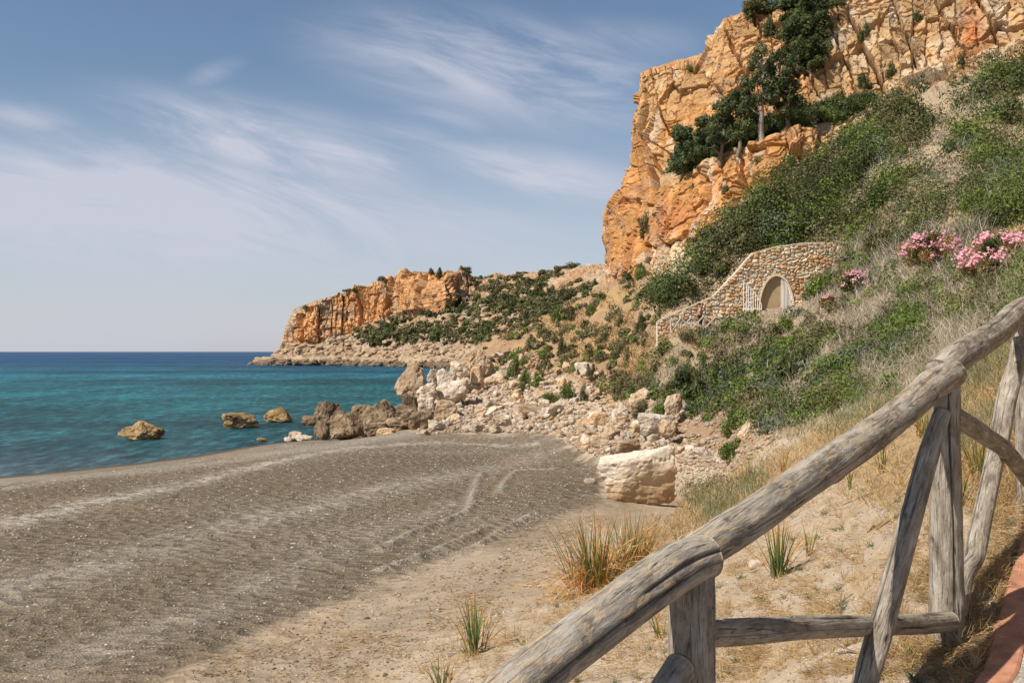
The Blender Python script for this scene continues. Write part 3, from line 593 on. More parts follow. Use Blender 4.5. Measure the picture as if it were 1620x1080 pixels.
def build_cliff():
    cols_foot = [(975, 430, 160), (964, 430, 114), (985, 452, 107), (1050, 452, 98), (1120, 392, 91), (1200, 350, 87), (1300, 278, 88), (1400, 215, 89), (1500, 165, 87), (1620, 142, 83), (1800, 85, 80), (2100, -60, 80)]
    lowtop = [(975, 345, 162), (966, 345, 116), (1010, 330, 109), (1056, 288, 101), (1130, 255, 94), (1230, 217, 91), (1320, 194, 92), (1400, 165, 93), (1500, 110, 92), (1620, 85, 88), (1800, 20, 85), (2100, -120, 85)]
    ledge = [(995, 300, 164), (984, 300, 118), (1020, 262, 113), (1066, 255, 109), (1145, 205, 105), (1245, 175, 103), (1330, 160, 101), (1410, 140, 99), (1500, 80, 99), (1620, 60, 95), (1800, -20, 92), (2100, -160, 92)]
    top = [(1030, 125, 170), (1009, 118, 121), (1050, 104, 119), (1108, 96, 118), (1143, 32, 116), (1225, 8, 114), (1270, -6, 112), (1400, -60, 108), (1500, -90, 106), (1620, -130, 103), (1800, -200, 100), (2100, -300, 100)]
    back = [(1040, 112, 200), (1030, 110, 150), (1065, 98, 150), (1120, 84, 150), (1155, 30, 150), (1240, 8, 150), (1290, -30, 150), (1400, -90, 150), (1500, -130, 150), (1620, -170, 150), (1800, -250, 150), (2100, -350, 150)]
    und = [(p[0], p[1] + 60, p[2] + 2) for p in cols_foot]
    G, t = loft([und, cols_foot, lowtop, ledge, top, back], 1000, [16, 160, 60, 270, 50])
    n = -smooth_n(gnormal(G), 10)
    sgn = np.sign((n * np.array([0, -1, 0.3])).sum(-1).mean()); n = n * sgn
    h, crack, ra, rb = rock_disp(G, 1.7, 100)
    PXg = CX + F * G[..., 0] / G[..., 1]; PYg = HY + (H - G[..., 2]) * F / G[..., 1]
    led = sstep(1.9, 2.1, t) * (1 - sstep(2.9, 3.1, t)) * sstep(1040, 1070, PXg) * (1 - sstep(1390, 1440, PXg))
    amp = 1.0 - 0.75 * led; amp = amp * (1 - 0.7 * sstep(4.02, 4.2, t)) * sstep(0.3, 1.1, t + 0.4)
    big = fbm(G * np.array([0.07, 0.07, 0.05]), 4, 130) * 2.2
    amp = amp * (0.62 + 0.38 * sstep(1130, 1180, PXg) + 0.2 * (1 - sstep(1.9, 2.1, t)) * sstep(1030, 1060, PXg))
    # deep vertical fissure near the sea side of the face and a hollow beside it
    fis = np.exp(-((PXg - (1016 + (PYg - 190) * 0.10 + 6 * np.sin(PYg * 0.05))) / 3.2) ** 2) * sstep(120, 190, PYg) * (1 - sstep(330, 345, PYg))
    hol = np.exp(-((PXg - 1003) / 11.0) ** 2 - ((PYg - 275) / 40.0) ** 2)
    off = amp * (h + big) - 4.5 * fis - 1.6 * hol
    # buttressed lower band, rough right part
    G2 = G + n * off[..., None]
    G2[..., 2] += 0.5 * led * fbm(G * 0.5, 3, 77)
    ORANGE = C3(0.465, 0.232, 0.082); TAN = C3(0.45, 0.30, 0.155); PALE = C3(0.55, 0.46, 0.34); RUST = C3(0.36, 0.13, 0.045); GREY = C3(0.26, 0.22, 0.17)
    m1 = fbm(G * 0.10, 5, 140); m2 = fbm(G * np.array([0.5, 0.5, 0.12]), 4, 150); m3 = fbm(G * 0.35, 4, 160)
    c = np.broadcast_to(ORANGE, G.shape).copy()
    def bl(cc, m, k):
        return k + (cc - k) * np.clip(m, 0, 1)[..., None]
    c = bl(TAN, sstep(0.0, 0.4, m1 + 0.35 * m3) * 0.5, c)
    right = sstep(1220, 1330, PXg) * 0.85
    c = bl(TAN * 0.95, right * 0.85, c); c = bl(PALE * 0.9, right * sstep(0.0, 0.4, m3) * 0.6, c)
    c = bl(PALE, sstep(0.15, 0.4, m2 + 0.3 * (ra - 0.5)) * 0.6, c)
    c = bl(RUST, sstep(0.22, 0.5, -m1 + 0.4 * m2) * 0.7, c)
    c = bl(RUST, np.exp(-((PXg - 1535) / 22.0) ** 2 - ((PYg - 55) / 55.0) ** 2) * sstep(-0.3, 0.2, m3 + 0.2), c)
    c = bl(GREY, sstep(0.25, 0.5, -m3 + 0.4 * (rb - 0.5)) * 0.45, c)
    c = bl(C3(0.40, 0.30, 0.17), led, c)
    c = c * (0.82 + 0.36 * rb)[..., None]
    o = link('cliff', mesh_np('cliff_mesh', G2, gridfaces(*G.shape[:2]), M['cliff'], vcol=np.clip(c, 0.01, 0.85), smooth=False))
    tag(o, 'tall orange and tan rock cliff rising above the beach', 'cliff', kind='structure')
    return G2, PXg, PYg, t
CL, CLpx, CLpy, CLt = build_cliff()

def build_headland():
    px = [404, 432, 462, 500, 560, 620, 665, 706, 722, 750, 800, 860, 930, 1010, 1100]
    shore = [(p, HY + H * F / y, y) for p, y in zip(px, [452, 440, 430, 425, 420, 400, 375, 350, 340, 320, 290, 255, 225, 200, 190])]
    low = [(p, b, y) for p, b, y in zip(px, [573, 566, 556, 560, 562, 560, 560, 562, 562, 562, 560, 556, 545, 530, 520], [456, 446, 440, 436, 432, 414, 392, 370, 360, 340, 310, 275, 245, 222, 210])]
    foot = [(p, b, y) for p, b, y in zip(px, [572, 562, 542, 545, 522, 503, 496, 488, 474, 462, 466, 462, 455, 450, 445], [462, 452, 447, 445, 448, 442, 425, 405, 420, 425, 385, 345, 300, 275, 260])]
    top = [(p, b, y) for p, b, y in zip([404, 440, 464, 497, 562, 615, 652, 703, 718, 748, 800, 860, 930, 1010, 1100], [571, 563, 492, 474, 458, 441, 429, 430, 440, 441, 441, 432, 424, 422, 420], [466, 456, 453, 452, 456, 452, 436, 417, 440, 445, 425, 400, 360, 330, 310])]
    back = [(p[0] + 14, p[1] + 1.5, p[2] + 60) for p in top]
    bot = [(p, HY + (H + 3) * F / y, y) for p, b, y in shore]
    G, t = loft([bot, shore, low, foot, top, back], 760, [6, 30, 90, 130, 20])
    n = -smooth_n(gnormal(G), 8); n = n * np.sign((n * np.array([0, -1, 0.3])).sum(-1).mean())
    PXg = CX + F * G[..., 0] / G[..., 1]; PYg = HY + (H - G[..., 2]) * F / G[..., 1]
    h, crack, ra, rb = rock_disp(G, 4.2, 300)
    h2, cr2, rc, rd_ = rock_disp(G, 1.6, 340)
    cliffm = sstep(2.85, 3.0, t) * (1 - sstep(3.98, 4.05, t)) * (1 - 0.72 * sstep(716, 760, PXg)) * sstep(440, 456, PXg)
    slope = 1 - cliffm
    off = cliffm * (h * 1.0 + h2 * 0.4 + fbm(G * 0.03, 4, 330) * 9) + slope * (h2 * 0.6 + fbm(G * 0.05, 4, 350) * 2.2) * (1 - sstep(4.05, 4.3, t) * 0.8)
    off = off * sstep(0.6, 1.2, t)
    G2 = G + n * off[..., None]
    ORANGE = C3(0.52, 0.275, 0.115); TAN = C3(0.47, 0.32, 0.19); PALE = C3(0.38, 0.30, 0.215); BR = C3(0.13, 0.10, 0.075); EARTH = C3(0.34, 0.22, 0.13); GREY = C3(0.30, 0.25, 0.19)
    m1 = fbm(G * 0.025, 5, 360); m3 = fbm(G * 0.12, 4, 370); m2 = fbm(G * np.array([0.14, 0.14, 0.03]), 4, 380)
    def bl(cc, m, k): return k + (cc - k) * np.clip(m, 0, 1)[..., None]
    c = np.broadcast_to(EARTH, G.shape).copy(); c = bl(PALE, sstep(-0.05, 0.3, m3), c)
    rockc = np.broadcast_to(ORANGE, G.shape).copy(); rockc = bl(TAN, sstep(-0.25, 0.25, m1 + 0.4 * m2), rockc); rockc = bl(PALE, sstep(0.05, 0.35, m2) * 0.5, rockc); rockc = bl(ORANGE, sstep(640, 665, PXg) * (1 - sstep(712, 722, PXg)) * 0.85, rockc); rockc = bl(GREY, sstep(0.2, 0.5, -m3) * 0.5, rockc)
    c = bl(rockc, cliffm * 1.3, c)
    c = bl(PALE * 0.85, (1 - sstep(1.9, 2.3, t)) * 0.7, c)
    c = bl(BR, (1 - sstep(1.25, 1.75, t + 0.2 * m3)), c)
    c = c * (0.88 + 0.24 * rd_)[..., None]
    o = link('headland', mesh_np('headland_mesh', G2, gridfaces(*G.shape[:2]), M['headland'], vcol=np.clip(c, 0.01, 0.85), smooth=False))
    tag(o, 'distant headland with an orange cliff dropping to the sea', 'headland', kind='structure')
    return G2, PXg, PYg, t
HL, HLpx, HLpy, HLt = build_headland()

def build_far_hill():
    px = np.linspace(860, 1150, 30); rows = []
    tops = 426 - 3.0 * np.sin((px - 860) / 290 * math.pi) + 1.2 * np.sin(px * 0.11)
    for k, (dy, Y) in enumerate(((90, 1500), (40, 1700), (12, 1850), (0, 2000), (3, 2300), (80, 2600))):
        rows.append(at(px, tops + dy, Y))
    G = np.stack(rows, 1)
    o = link('hill', mesh_np('hill_mesh', G, gridfaces(30, 6), mat_plain('far_hill', (0.16, 0.15, 0.09), 0.9, 0.02, 0.4, 2.0))); tag(o, 'far hill carrying the white village', 'hill', kind='structure')
    wm = mat_plain('white_render', (0.78, 0.76, 0.72), 0.8, 0.3, 0.06, 0.01)
    names = ['first', 'second', 'third', 'fourth', 'fifth', 'sixth', 'seventh', 'eighth', 'last']
    for i, p in enumerate((924, 930, 935, 941, 946, 951, 956, 960, 964)):
        w, d, h = 5.5 + 1.5 * ((i * 7) % 3), 6.0, 3.6 + 1.3 * ((i * 5) % 3); x, y, z = at(p, 424 - 1.2 * ((i * 3) % 3), 1960)
        V = [(-w/2, -d/2, -3), (w/2, -d/2, -3), (w/2, d/2, -3), (-w/2, d/2, -3), (-w/2, -d/2, h), (w/2, -d/2, h), (w/2, d/2, h), (-w/2, d/2, h), (-w/2, 0, h + 1.1), (w/2, 0, h + 1.1)]
        me = bpy.data.meshes.new('house_mesh'); me.from_pydata(V, [], [(0, 1, 5, 4), (2, 3, 7, 6), (1, 2, 6, 9, 5), (3, 0, 4, 8, 7), (4, 5, 9, 8), (6, 7, 8, 9)]); me.materials.append(wm)
        h_ = link('house', me); h_.location = (x, y, z)
        tag(h_, f'small white village house on the far ridge, {names[i]} from the sea side', 'house', 'white village houses on the ridge')
build_far_hill()

# ------------------------------------------------------------------ rocks
_ico = {}
def ico(level):
    if level not in _ico:
        bm = bmesh.new(); bmesh.ops.create_icosphere(bm, subdivisions=level, radius=1.0)
        _ico[level] = (np.array([v.co[:] for v in bm.verts]), np.array([[v.index for v in f.verts] for f in bm.faces])); bm.free()
    return _ico[level]
def rock_v(seed, level, dims=(1, 1, 1), cuts=13, rough=0.06, boxy=0.35):
    r = np.random.default_rng(seed); V, Fc = ico(level); n = r.normal(size=(cuts, 3)); n /= np.linalg.norm(n, axis=1)[:, None]
    box = np.array([[1, 0, 0], [-1, 0, 0], [0, 1, 0], [0, -1, 0], [0, 0, 1], [0, 0, -1.0]]) + r.normal(size=(6, 3)) * 0.16; box /= np.linalg.norm(box, axis=1)[:, None]
    n = np.concatenate([n, box]); d = np.concatenate([r.uniform(0.66, 0.95, cuts), r.uniform(0.62, 0.78, 6) + (0.3 - boxy) * 0.3])
    dot = V @ n.T; lim = np.where(dot > 0.05, d[None] / np.maximum(dot, 0.05), 9).min(1); P = V * np.minimum(lim, 1.0)[:, None]
    if level >= 3:
        nz = fbm(P * 1.7 + seed * 3.1, 4, seed % 50) * rough * 2.0 - np.abs(fbm(P * np.array([2.2, 2.2, 1.2]) + seed * 0.9, 4, seed % 37)) * rough * 1.6 + (fbm(P * 5 + seed, 3, seed % 40) * rough * 0.8)
        f1, f2, r1, r2 = worley(P * 2.2 + seed * 1.7, seed % 30); nz = nz + (r1 - 0.5) * rough * 0.9 - rough * 0.9 * (1 - sstep(0, 0.09, f2 - f1))
        P = P * (1 + nz)[:, None]
    ext = (P.max(0) - P.min(0)); P = (P - (P.max(0) + P.min(0)) / 2) / ext * 2
    return P * np.array(dims) * 0.5, Fc
HERO = [
 # px, top, bottom, width px, Y, depth/width, material, name label
 (224, 666, 697, 88, 68.5, 0.7, 'stone_gold', 'low domed golden brown rock alone in the sea, farthest from the headland', 'rocks in the shallow water', 0),
 (378, 653, 679, 66, 78.7, 0.7, 'stone_gold', 'flat topped blocky golden rock in the sea, middle of three', 'rocks in the shallow water', 0),
 (438, 644, 669, 54, 85.0, 0.7, 'stone_gold', 'pointed low tan rock in the sea nearest the shore rocks', 'rocks in the shallow water', 0),
 (414, 692, 700, 16, 66.5, 0.8, 'stone_gold', 'tiny brown rock barely breaking the water off the beach', 'rocks in the shallow water', 0),
 (467, 682, 697, 24, 66.8, 0.8, 'stone_pale', 'rounded white stone at the water edge of the gravel', 'rocks at the water edge', 0),
 (481, 688, 700, 28, 66.0, 0.7, 'stone_pale', 'flat white stone at the water edge right of the rounded one', 'rocks at the water edge', 0),
 (456, 691, 700, 14, 66.0, 0.8, 'stone_pale', 'small white stone at the water edge left of the rounded one', 'rocks at the water edge', 0),
 (520, 636, 692, 62, 70.5, 0.9, 'stone_brown', 'jagged tall brown shore rock standing in the water', 'brown rocks at the end of the beach', 0.2),
 (538, 645, 685, 36, 70.0, 0.9, 'stone_brown', 'brown shore rock with a dark hollow, beside the jagged tall one', 'brown rocks at the end of the beach', 0.1),
 (490, 657, 674, 26, 78.0, 0.8, 'stone_brown', 'small low brown rock at the sea side of the shore rocks', 'brown rocks at the end of the beach', 0),
 (547, 653, 696, 68, 61.6, 0.8, 'stone_brown', 'pyramid shaped brown rock at the end of the gravel beach', 'brown rocks at the end of the beach', 0),
 (510, 664, 697, 28, 62.5, 0.8, 'stone_brown', 'dark upright rock at the left foot of the pyramid shaped rock', 'brown rocks at the end of the beach', 0),
 (604, 632, 692, 100, 69.0, 0.8, 'stone_brown', 'broad reddish brown mound of rock between pyramid rock and tall rock', 'brown rocks at the end of the beach', 0),
 (642, 640, 684, 56, 69.5, 0.7, 'stone_brown', 'brown rock mound just under the tall upright rock', 'brown rocks at the end of the beach', 0),
 (575, 640, 676, 40, 74.0, 0.8, 'stone_brown', 'brown rock behind the broad reddish mound by the sea', 'brown rocks at the end of the beach', 0),
 (570, 664, 694, 48, 66.5, 0.8, 'stone_brown', 'low brown rock joining the pyramid rock to the broad mound', 'brown rocks at the end of the beach', 0.2),
 (628, 660, 690, 52, 66.5, 0.8, 'stone_brown', 'low wide brown rock below the mound by the tall rock', 'brown rocks at the end of the beach', -0.1),
 (590, 646, 676, 46, 71.5, 0.8, 'stone_brown', 'weathered brown rock on the seaward side of the broad mound', 'brown rocks at the end of the beach', 0.1),
 (612, 676, 694, 34, 63.8, 0.8, 'stone_tan', 'small tan rock at the gravel edge before the broad mound', 'brown rocks at the end of the beach', 0.1),
 (598, 668, 692, 44, 65.5, 0.7, 'stone_brown', 'low brown rock in front of the broad reddish mound', 'brown rocks at the end of the beach', 0),
 (651, 573, 638, 56, 77.0, 0.8, 'stone_tan', 'tallest upright boulder with orange face at the sea end of the scree', 'large boulders of the scree', 0.22),
 (649, 622, 660, 34, 73.5, 0.9, 'stone_brown', 'grey brown block wedged under the tallest upright boulder', 'large boulders of the scree', -0.2),
 (676, 606, 636, 42, 75.0, 0.8, 'stone_pale', 'long pale boulder leaning beside the tallest upright boulder', 'large boulders of the scree', -0.25),
 (716, 602, 638, 52, 76.0, 0.8, 'stone_pale', 'large grey faced block in the middle of the big boulders', 'large boulders of the scree', -0.2),
 (706, 583, 614, 32, 81.0, 0.8, 'stone_pale', 'pale boulder on top of the large grey faced block', 'large boulders of the scree', 0),
 (728, 572, 597, 32, 85.0, 0.8, 'stone_pale', 'white boulder near the skyline of the scree spur', 'large boulders of the scree', 0.1),
 (686, 583, 606, 24, 84.0, 0.8, 'stone_pale', 'pale boulder right behind the tallest upright boulder', 'large boulders of the scree', 0.1),
 (752, 550, 598, 78, 92.0, 0.8, 'stone_tan', 'pointed tan crag sticking up at the top of the scree spur', 'large boulders of the scree', 0.15),
 (753, 580, 610, 30, 86.0, 0.8, 'stone_tan', 'tan overhanging block below the pointed crag', 'large boulders of the scree', 0),
 (665, 650, 686, 38, 66.0, 0.9, 'stone_brown', 'squared brown block at the gravel edge under the big boulders', 'large boulders of the scree', 0.05),
 (675, 628, 658, 30, 71.0, 0.8, 'stone_pale', 'pale boulder with dark hole above the squared brown block', 'large boulders of the scree', 0.1),
 (704, 632, 664, 38, 71.0, 0.8, 'stone_tan', 'rounded tan boulder below the large grey faced block', 'large boulders of the scree', -0.1),
 (790, 590, 606, 24, 88.0, 0.8, 'stone_tan', 'tan block on the upper scree right of the pointed crag', 'large boulders of the scree', 0.3),
 (862, 618, 640, 30, 73.0, 0.8, 'stone_pale', 'smooth pale boulder left of the bright green shrubs on the scree', 'large boulders of the scree', 0.2),
 (838, 640, 660, 40, 66.0, 0.8, 'stone_tan', 'flat tan slab in the middle of the scree', 'large boulders of the scree', 0.3),
 (800, 655, 676, 28, 64.0, 0.8, 'stone_pale', 'pale rounded boulder near the gravel, middle of the scree', 'large boulders of the scree', 0.1),
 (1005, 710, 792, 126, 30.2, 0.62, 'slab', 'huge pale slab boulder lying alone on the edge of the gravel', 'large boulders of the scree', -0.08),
 (987, 694, 716, 50, 34.0, 0.8, 'stone_tan', 'rusty topped rock behind the huge slab boulder', 'large boulders of the scree', 0),
 (1036, 653, 692, 62, 43.5, 0.8, 'stone_pale', 'largest white boulder of the scree above the huge slab', 'large boulders of the scree', 0.3),
 (1056, 664, 692, 26, 41.0, 0.8, 'stone_tan', 'golden boulder at the right foot of the largest white boulder', 'large boulders of the scree', 0.3),
 (985, 646, 672, 36, 50.0, 0.8, 'stone_pale', 'white boulder left of the largest white boulder', 'large boulders of the scree', 0.2),
 (947, 650, 672, 34, 53.0, 0.8, 'stone_tan', 'tan boulder below the dark shrub at the slope foot', 'large boulders of the scree', 0.1),
 (1066, 622, 656, 28, 46.5, 0.8, 'stone_tan', 'orange tan boulder lodged in the bank under the green bushes', 'large boulders of the scree', 0.4),
 (1186, 662, 702, 40, 33.5, 0.8, 'stone_tan', 'pale pointed rock in the gully beside the spiky green bush', 'large boulders of the scree', 0.5),
 (1212, 672, 706, 32, 33.0, 0.8, 'stone_tan', 'pale rock in the gully right of the pointed one', 'large boulders of the scree', 0.2),
 (1262, 548, 574, 16, 42.0, 0.9, 'stone_tan', 'small orange rock showing among the dark bushes of the slope', 'large boulders of the scree', 0.2),
 (1078, 508, 512, 5, 59.0, 0.9, 'stone_pale', None, None, 0),
]
LAND = []          # landmarks used to say where the small stones lie
def build_heroes():
    for i, (px, t, b, w, Y, dr, mat, lab, grp, tilt) in enumerate(HERO):
        if lab is None: continue
        W_ = w / F * Y; Hh = (b - t) / F * Y
        big = w > 60
        V, Fc = rock_v(916 if 'huge' in lab else 500 + i * 13, 5 if big else 4, (W_ * 1.03, W_ * dr, Hh * 1.06), 9 if 'slab' in lab else 14, 0.05 if 'slab' in lab else 0.10, 0.5 if ('slab' in lab or 'squared' in lab or 'block' in lab) else 0.0)
        if 'pyramid' in lab or 'domed' in lab or 'pointed' in lab or 'tallest' in lab or 'jagged' in lab:
            s = 1 - (0.34 if 'tallest' in lab or 'jagged' in lab else 0.58) * np.clip(V[:, 2] / Hh + 0.5, 0, 1) ** 1.1; V[:, 0] *= s; V[:, 1] *= s
        if 'huge pale slab' in lab:
            V[:, 0] += V[:, 2] * 0.10; V[:, 2] *= (0.92 + 0.16 * sstep(-W_ / 2, W_ / 2, V[:, 0]))
            st = worley(np.stack([V[:, 0] * 0.5, V[:, 1] * 0.5, V[:, 2] * 3.0], -1), 9); V = V * (1 - 0.02 * (1 - sstep(0, 0.1, st[1] - st[0])))[:, None]
        if abs(tilt) > 0.01:
            c, s = math.cos(tilt * 0.5), math.sin(tilt * 0.5); V = np.stack([V[:, 0] * c + V[:, 2] * s, V[:, 1], -V[:, 0] * s + V[:, 2] * c], -1)
        p = at(px, (t + b) / 2, Y)
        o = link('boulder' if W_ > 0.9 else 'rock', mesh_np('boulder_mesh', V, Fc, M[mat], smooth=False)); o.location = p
        tag(o, lab, 'boulder' if W_ > 0.9 else 'rock', grp); LAND.append((px, (t + b) / 2, lab))
build_heroes()
LANDN = [(651, 600, 'tallest upright boulder'), (547, 680, 'pyramid shaped brown rock'), (716, 620, 'grey faced block'), (754, 560, 'pointed tan crag'), (665, 668, 'squared brown block'),
         (862, 628, 'smooth pale boulder beside the shrubs'), (838, 650, 'flat tan slab'), (1005, 750, 'huge slab boulder'), (1036, 672, 'largest white boulder'), (1066, 640, 'orange tan boulder in the bank'),
         (1190, 690, 'pale rocks in the gully'), (947, 660, 'tan boulder at the slope foot'), (812, 580, 'tall green scree shrub'), (872, 628, 'brightest green shrub'), (1113, 600, 'biggest bush below the path')]
ORD = ['nearest to it'] + [f'{k} nearest to it' for k in ('second', 'third', 'fourth', 'fifth', 'sixth', 'seventh', 'eighth', 'ninth', 'tenth', 'eleventh', 'twelfth', 'thirteenth', 'fourteenth', 'fifteenth', 'sixteenth', 'seventeenth', 'eighteenth', 'nineteenth', 'twentieth')]
SCREE_A = [(655, 690), (690, 645), (790, 630), (860, 650), (960, 655), (1050, 640), (1075, 690), (1110, 700), (1150, 725), (1120, 745), (1075, 720), (1010, 722), (940, 722), (895, 702), (868, 687), (740, 684)]
SCREE_B = [(690, 645), (740, 585), (790, 560), (850, 560), (880, 600), (860, 650), (790, 640)]
SCREE_C = [(880, 560), (960, 600), (1050, 640), (980, 660), (900, 655), (860, 620)]
def sample_poly(poly, n):
    poly = np.array(poly, float); lo = poly.min(0); hi = poly.max(0); out = np.zeros((0, 2))
    while len(out) < n:
        q = rng.uniform(lo, hi, (n * 2, 2)); out = np.concatenate([out, q[inpoly(q[:, 0], q[:, 1], poly) > 0]])
    return out[:n]
def build_scree():
    mats = [M['stone_pale'], M['stone_tan']]
    var = []
    for i in range(14):
        V, Fc = rock_v(900 + i, 3, (1, 0.85, 0.72), 12, 0.07, 0.5); var.append([mesh_np('stone_mesh', V, Fc, m, smooth=False) for m in mats])
    q = np.concatenate([sample_poly(SCREE_A, 150), sample_poly(SCREE_B, 42), sample_poly(SCREE_C, 34)])
    big = np.clip(rng.lognormal(math.log(15), 0.32, len(q)), 10, 30)
    P = hit(q[:, 0], q[:, 1]); info = []
    for k in range(len(q)):
        w = big[k] / F * P[k, 1]; mi = int(rng.random() < (0.42 if k < 150 else 0.7)); o = link('stone', var[rng.integers(14)][mi])
        sx = rng.uniform(0.85, 1.25)
        o.scale = (w * sx, w, w * rng.uniform(0.75, 1.15)); o.rotation_euler = rng.uniform(-0.5, 0.5), rng.uniform(-0.5, 0.5), rng.uniform(0, 6.28)
        o.location = (P[k, 0], P[k, 1], P[k, 2] + w * 0.22)
        d = [math.hypot(a - q[k, 0], b - q[k, 1]) for a, b, _ in LANDN]; j = int(np.argmin(d)); a, b, nm = LANDN[j]
        dx, dy = q[k, 0] - a, q[k, 1] - b
        side = 'left of' if dx < -abs(dy) else 'right of' if dx > abs(dy) else 'above' if dy < 0 else 'below'
        info.append((o, nm, side, d[j], 'tan' if mi else 'pale'))
    from collections import defaultdict
    gr = defaultdict(list)
    for t in info: gr[(t[1], t[2], t[4])].append(t)
    for (nm, side, colr), lst in gr.items():
        for r_, t in enumerate(sorted(lst, key=lambda z: z[3])):
            tag(t[0], f'{colr} angular stone {side} the {nm}, {ORD[min(r_, 19)]}', 'stone', 'stones of the scree')
    # the countless smaller stones
    Vs, Fs, off = [], [], 0
    shapes = [rock_v(1300 + i, 2, (1, 0.85, 0.72), 9, 0.05) for i in range(12)]
    rngs = [(SCREE_A, 4200, 3.0, 10.0), (SCREE_B, 1200, 2.5, 8), (SCREE_C, 700, 1.8, 6), (MID_POLY, 500, 1.2, 4), ([(1050, 690), (1150, 720), (1230, 700), (1160, 670), (1240, 690), (1130, 770), (1060, 790), (1075, 740)], 900, 2, 9), ([(1060, 655), (1140, 640), (1240, 690), (1180, 735), (1130, 730)], 700, 2, 11)]
    sh = []
    for poly, n, a, b in rngs:
        q = sample_poly(poly, n); P = hit(q[:, 0], q[:, 1]); w = np.clip(a * (1 - rng.random(n)) ** (-0.55), a, b) / F * P[:, 1]
        for k in range(n):
            V, Fc = shapes[rng.integers(12)]; an = rng.uniform(0, 6.28); c, s = math.cos(an), math.sin(an); e = rng.uniform(-0.6, 0.6)
            V2 = V * w[k] * np.array([rng.uniform(0.8, 1.3), 1, rng.uniform(0.7, 1.1)]); V2 = V2 @ np.array([[c, -s, 0], [s, c, 0], [0, 0, 1]]) ; V2 = V2 @ np.array([[1, 0, 0], [0, math.cos(e), -math.sin(e)], [0, math.sin(e), math.cos(e)]])
            Vs.append(V2 + P[k] + np.array([0, 0, w[k] * 0.15])); Fs.append(Fc + off); off += len(V); sh.append(np.full(len(Fc), (rng.random() < 0.55) * 1))
    o = link('rubble', mesh_np('rubble_mesh', np.concatenate(Vs), np.concatenate(Fs), mats, smooth=False, fmat=np.concatenate(sh))); tag(o, 'countless small pale and tan stones filling the scree', 'rubble', kind='stuff')
    # shore rubble of the headland
    Vs, Fs, off, sh = [], [], 0, []
    m = (HLt > 0.95) & (HLt < 2.75) & (HLpx > 396) & (HLpx < 900); idx = np.argwhere(m); tt = HLt[m]
    wgt = np.where(tt < 1.6, 6.0, np.where(tt < 2.2, 0.9, 0.3)); idx = idx[rng.choice(len(idx), 1900, p=wgt / wgt.sum())]
    for i, j in idx:
        p = HL[i, j]; low_ = HLt[i, j] < 1.45; w = rng.uniform(1.6, 5.0) if low_ else rng.uniform(1.0, 4.2); w *= p[1] / 420
        V, Fc = shapes[rng.integers(12)]; an = rng.uniform(0, 6.28); c, s = math.cos(an), math.sin(an)
        V2 = (V * w * np.array([rng.uniform(0.9, 1.6), 1, rng.uniform(0.5, 0.9)])) @ np.array([[c, -s, 0], [s, c, 0], [0, 0, 1]])
        Vs.append(V2 + p + np.array([0, 0, w * 0.1])); Fs.append(Fc + off); off += len(V); sh.append(np.full(len(Fc), 2 if low_ and p[2] < 1.5 else int(rng.random() < 0.5)))
    o = link('shore_rubble', mesh_np('shore_rubble_mesh', np.concatenate(Vs), np.concatenate(Fs), [M['stone_tan'], M['stone_tan']] + [M['stone_brown']], smooth=False, fmat=np.concatenate(sh))); tag(o, 'fallen rocks along the foot of the headland', 'rubble', kind='stuff')
    # pebbles on the gravel and the bank
    q = np.concatenate([sample_poly([(0, 770), (480, 700), (860, 690), (940, 740), (940, 790), (700, 900), (200, 1080), (0, 1080)], 15000), sample_poly([(600, 1080), (830, 940), (1050, 810), (1300, 740), (1620, 640), (1620, 1000), (1500, 1079)], 1800)])
    P = hit(q[:, 0], q[:, 1]); n = len(q); w = np.clip(rng.lognormal(math.log(0.0016), 0.35, n) * P[:, 1], 0.012, 0.10); w[15000:] *= 1.4
    V, Fc = ico(1); VV = (V[None] * (w[:, None, None] * 0.5) * rng.uniform(0.6, 1.3, (n, 1, 3)) * np.array([1, 1, 0.6]) + P[:, None]); FF = (Fc[None] + (np.arange(n) * len(V))[:, None, None]).reshape(-1, 3)
    o = link('pebbles', mesh_np('pebbles_mesh', VV, FF, mat_leaf('pebble', [(0.13, 0.11, 0.09), (0.24, 0.21, 0.18), (0.36, 0.32, 0.28), (0.55, 0.51, 0.46)], 0.8, 0), fattr=np.repeat(rng.random(n) ** 2.4, len(Fc)))); tag(o, 'scattered pale and dark pebbles on the beach', 'pebbles', kind='stuff')
build_scree()

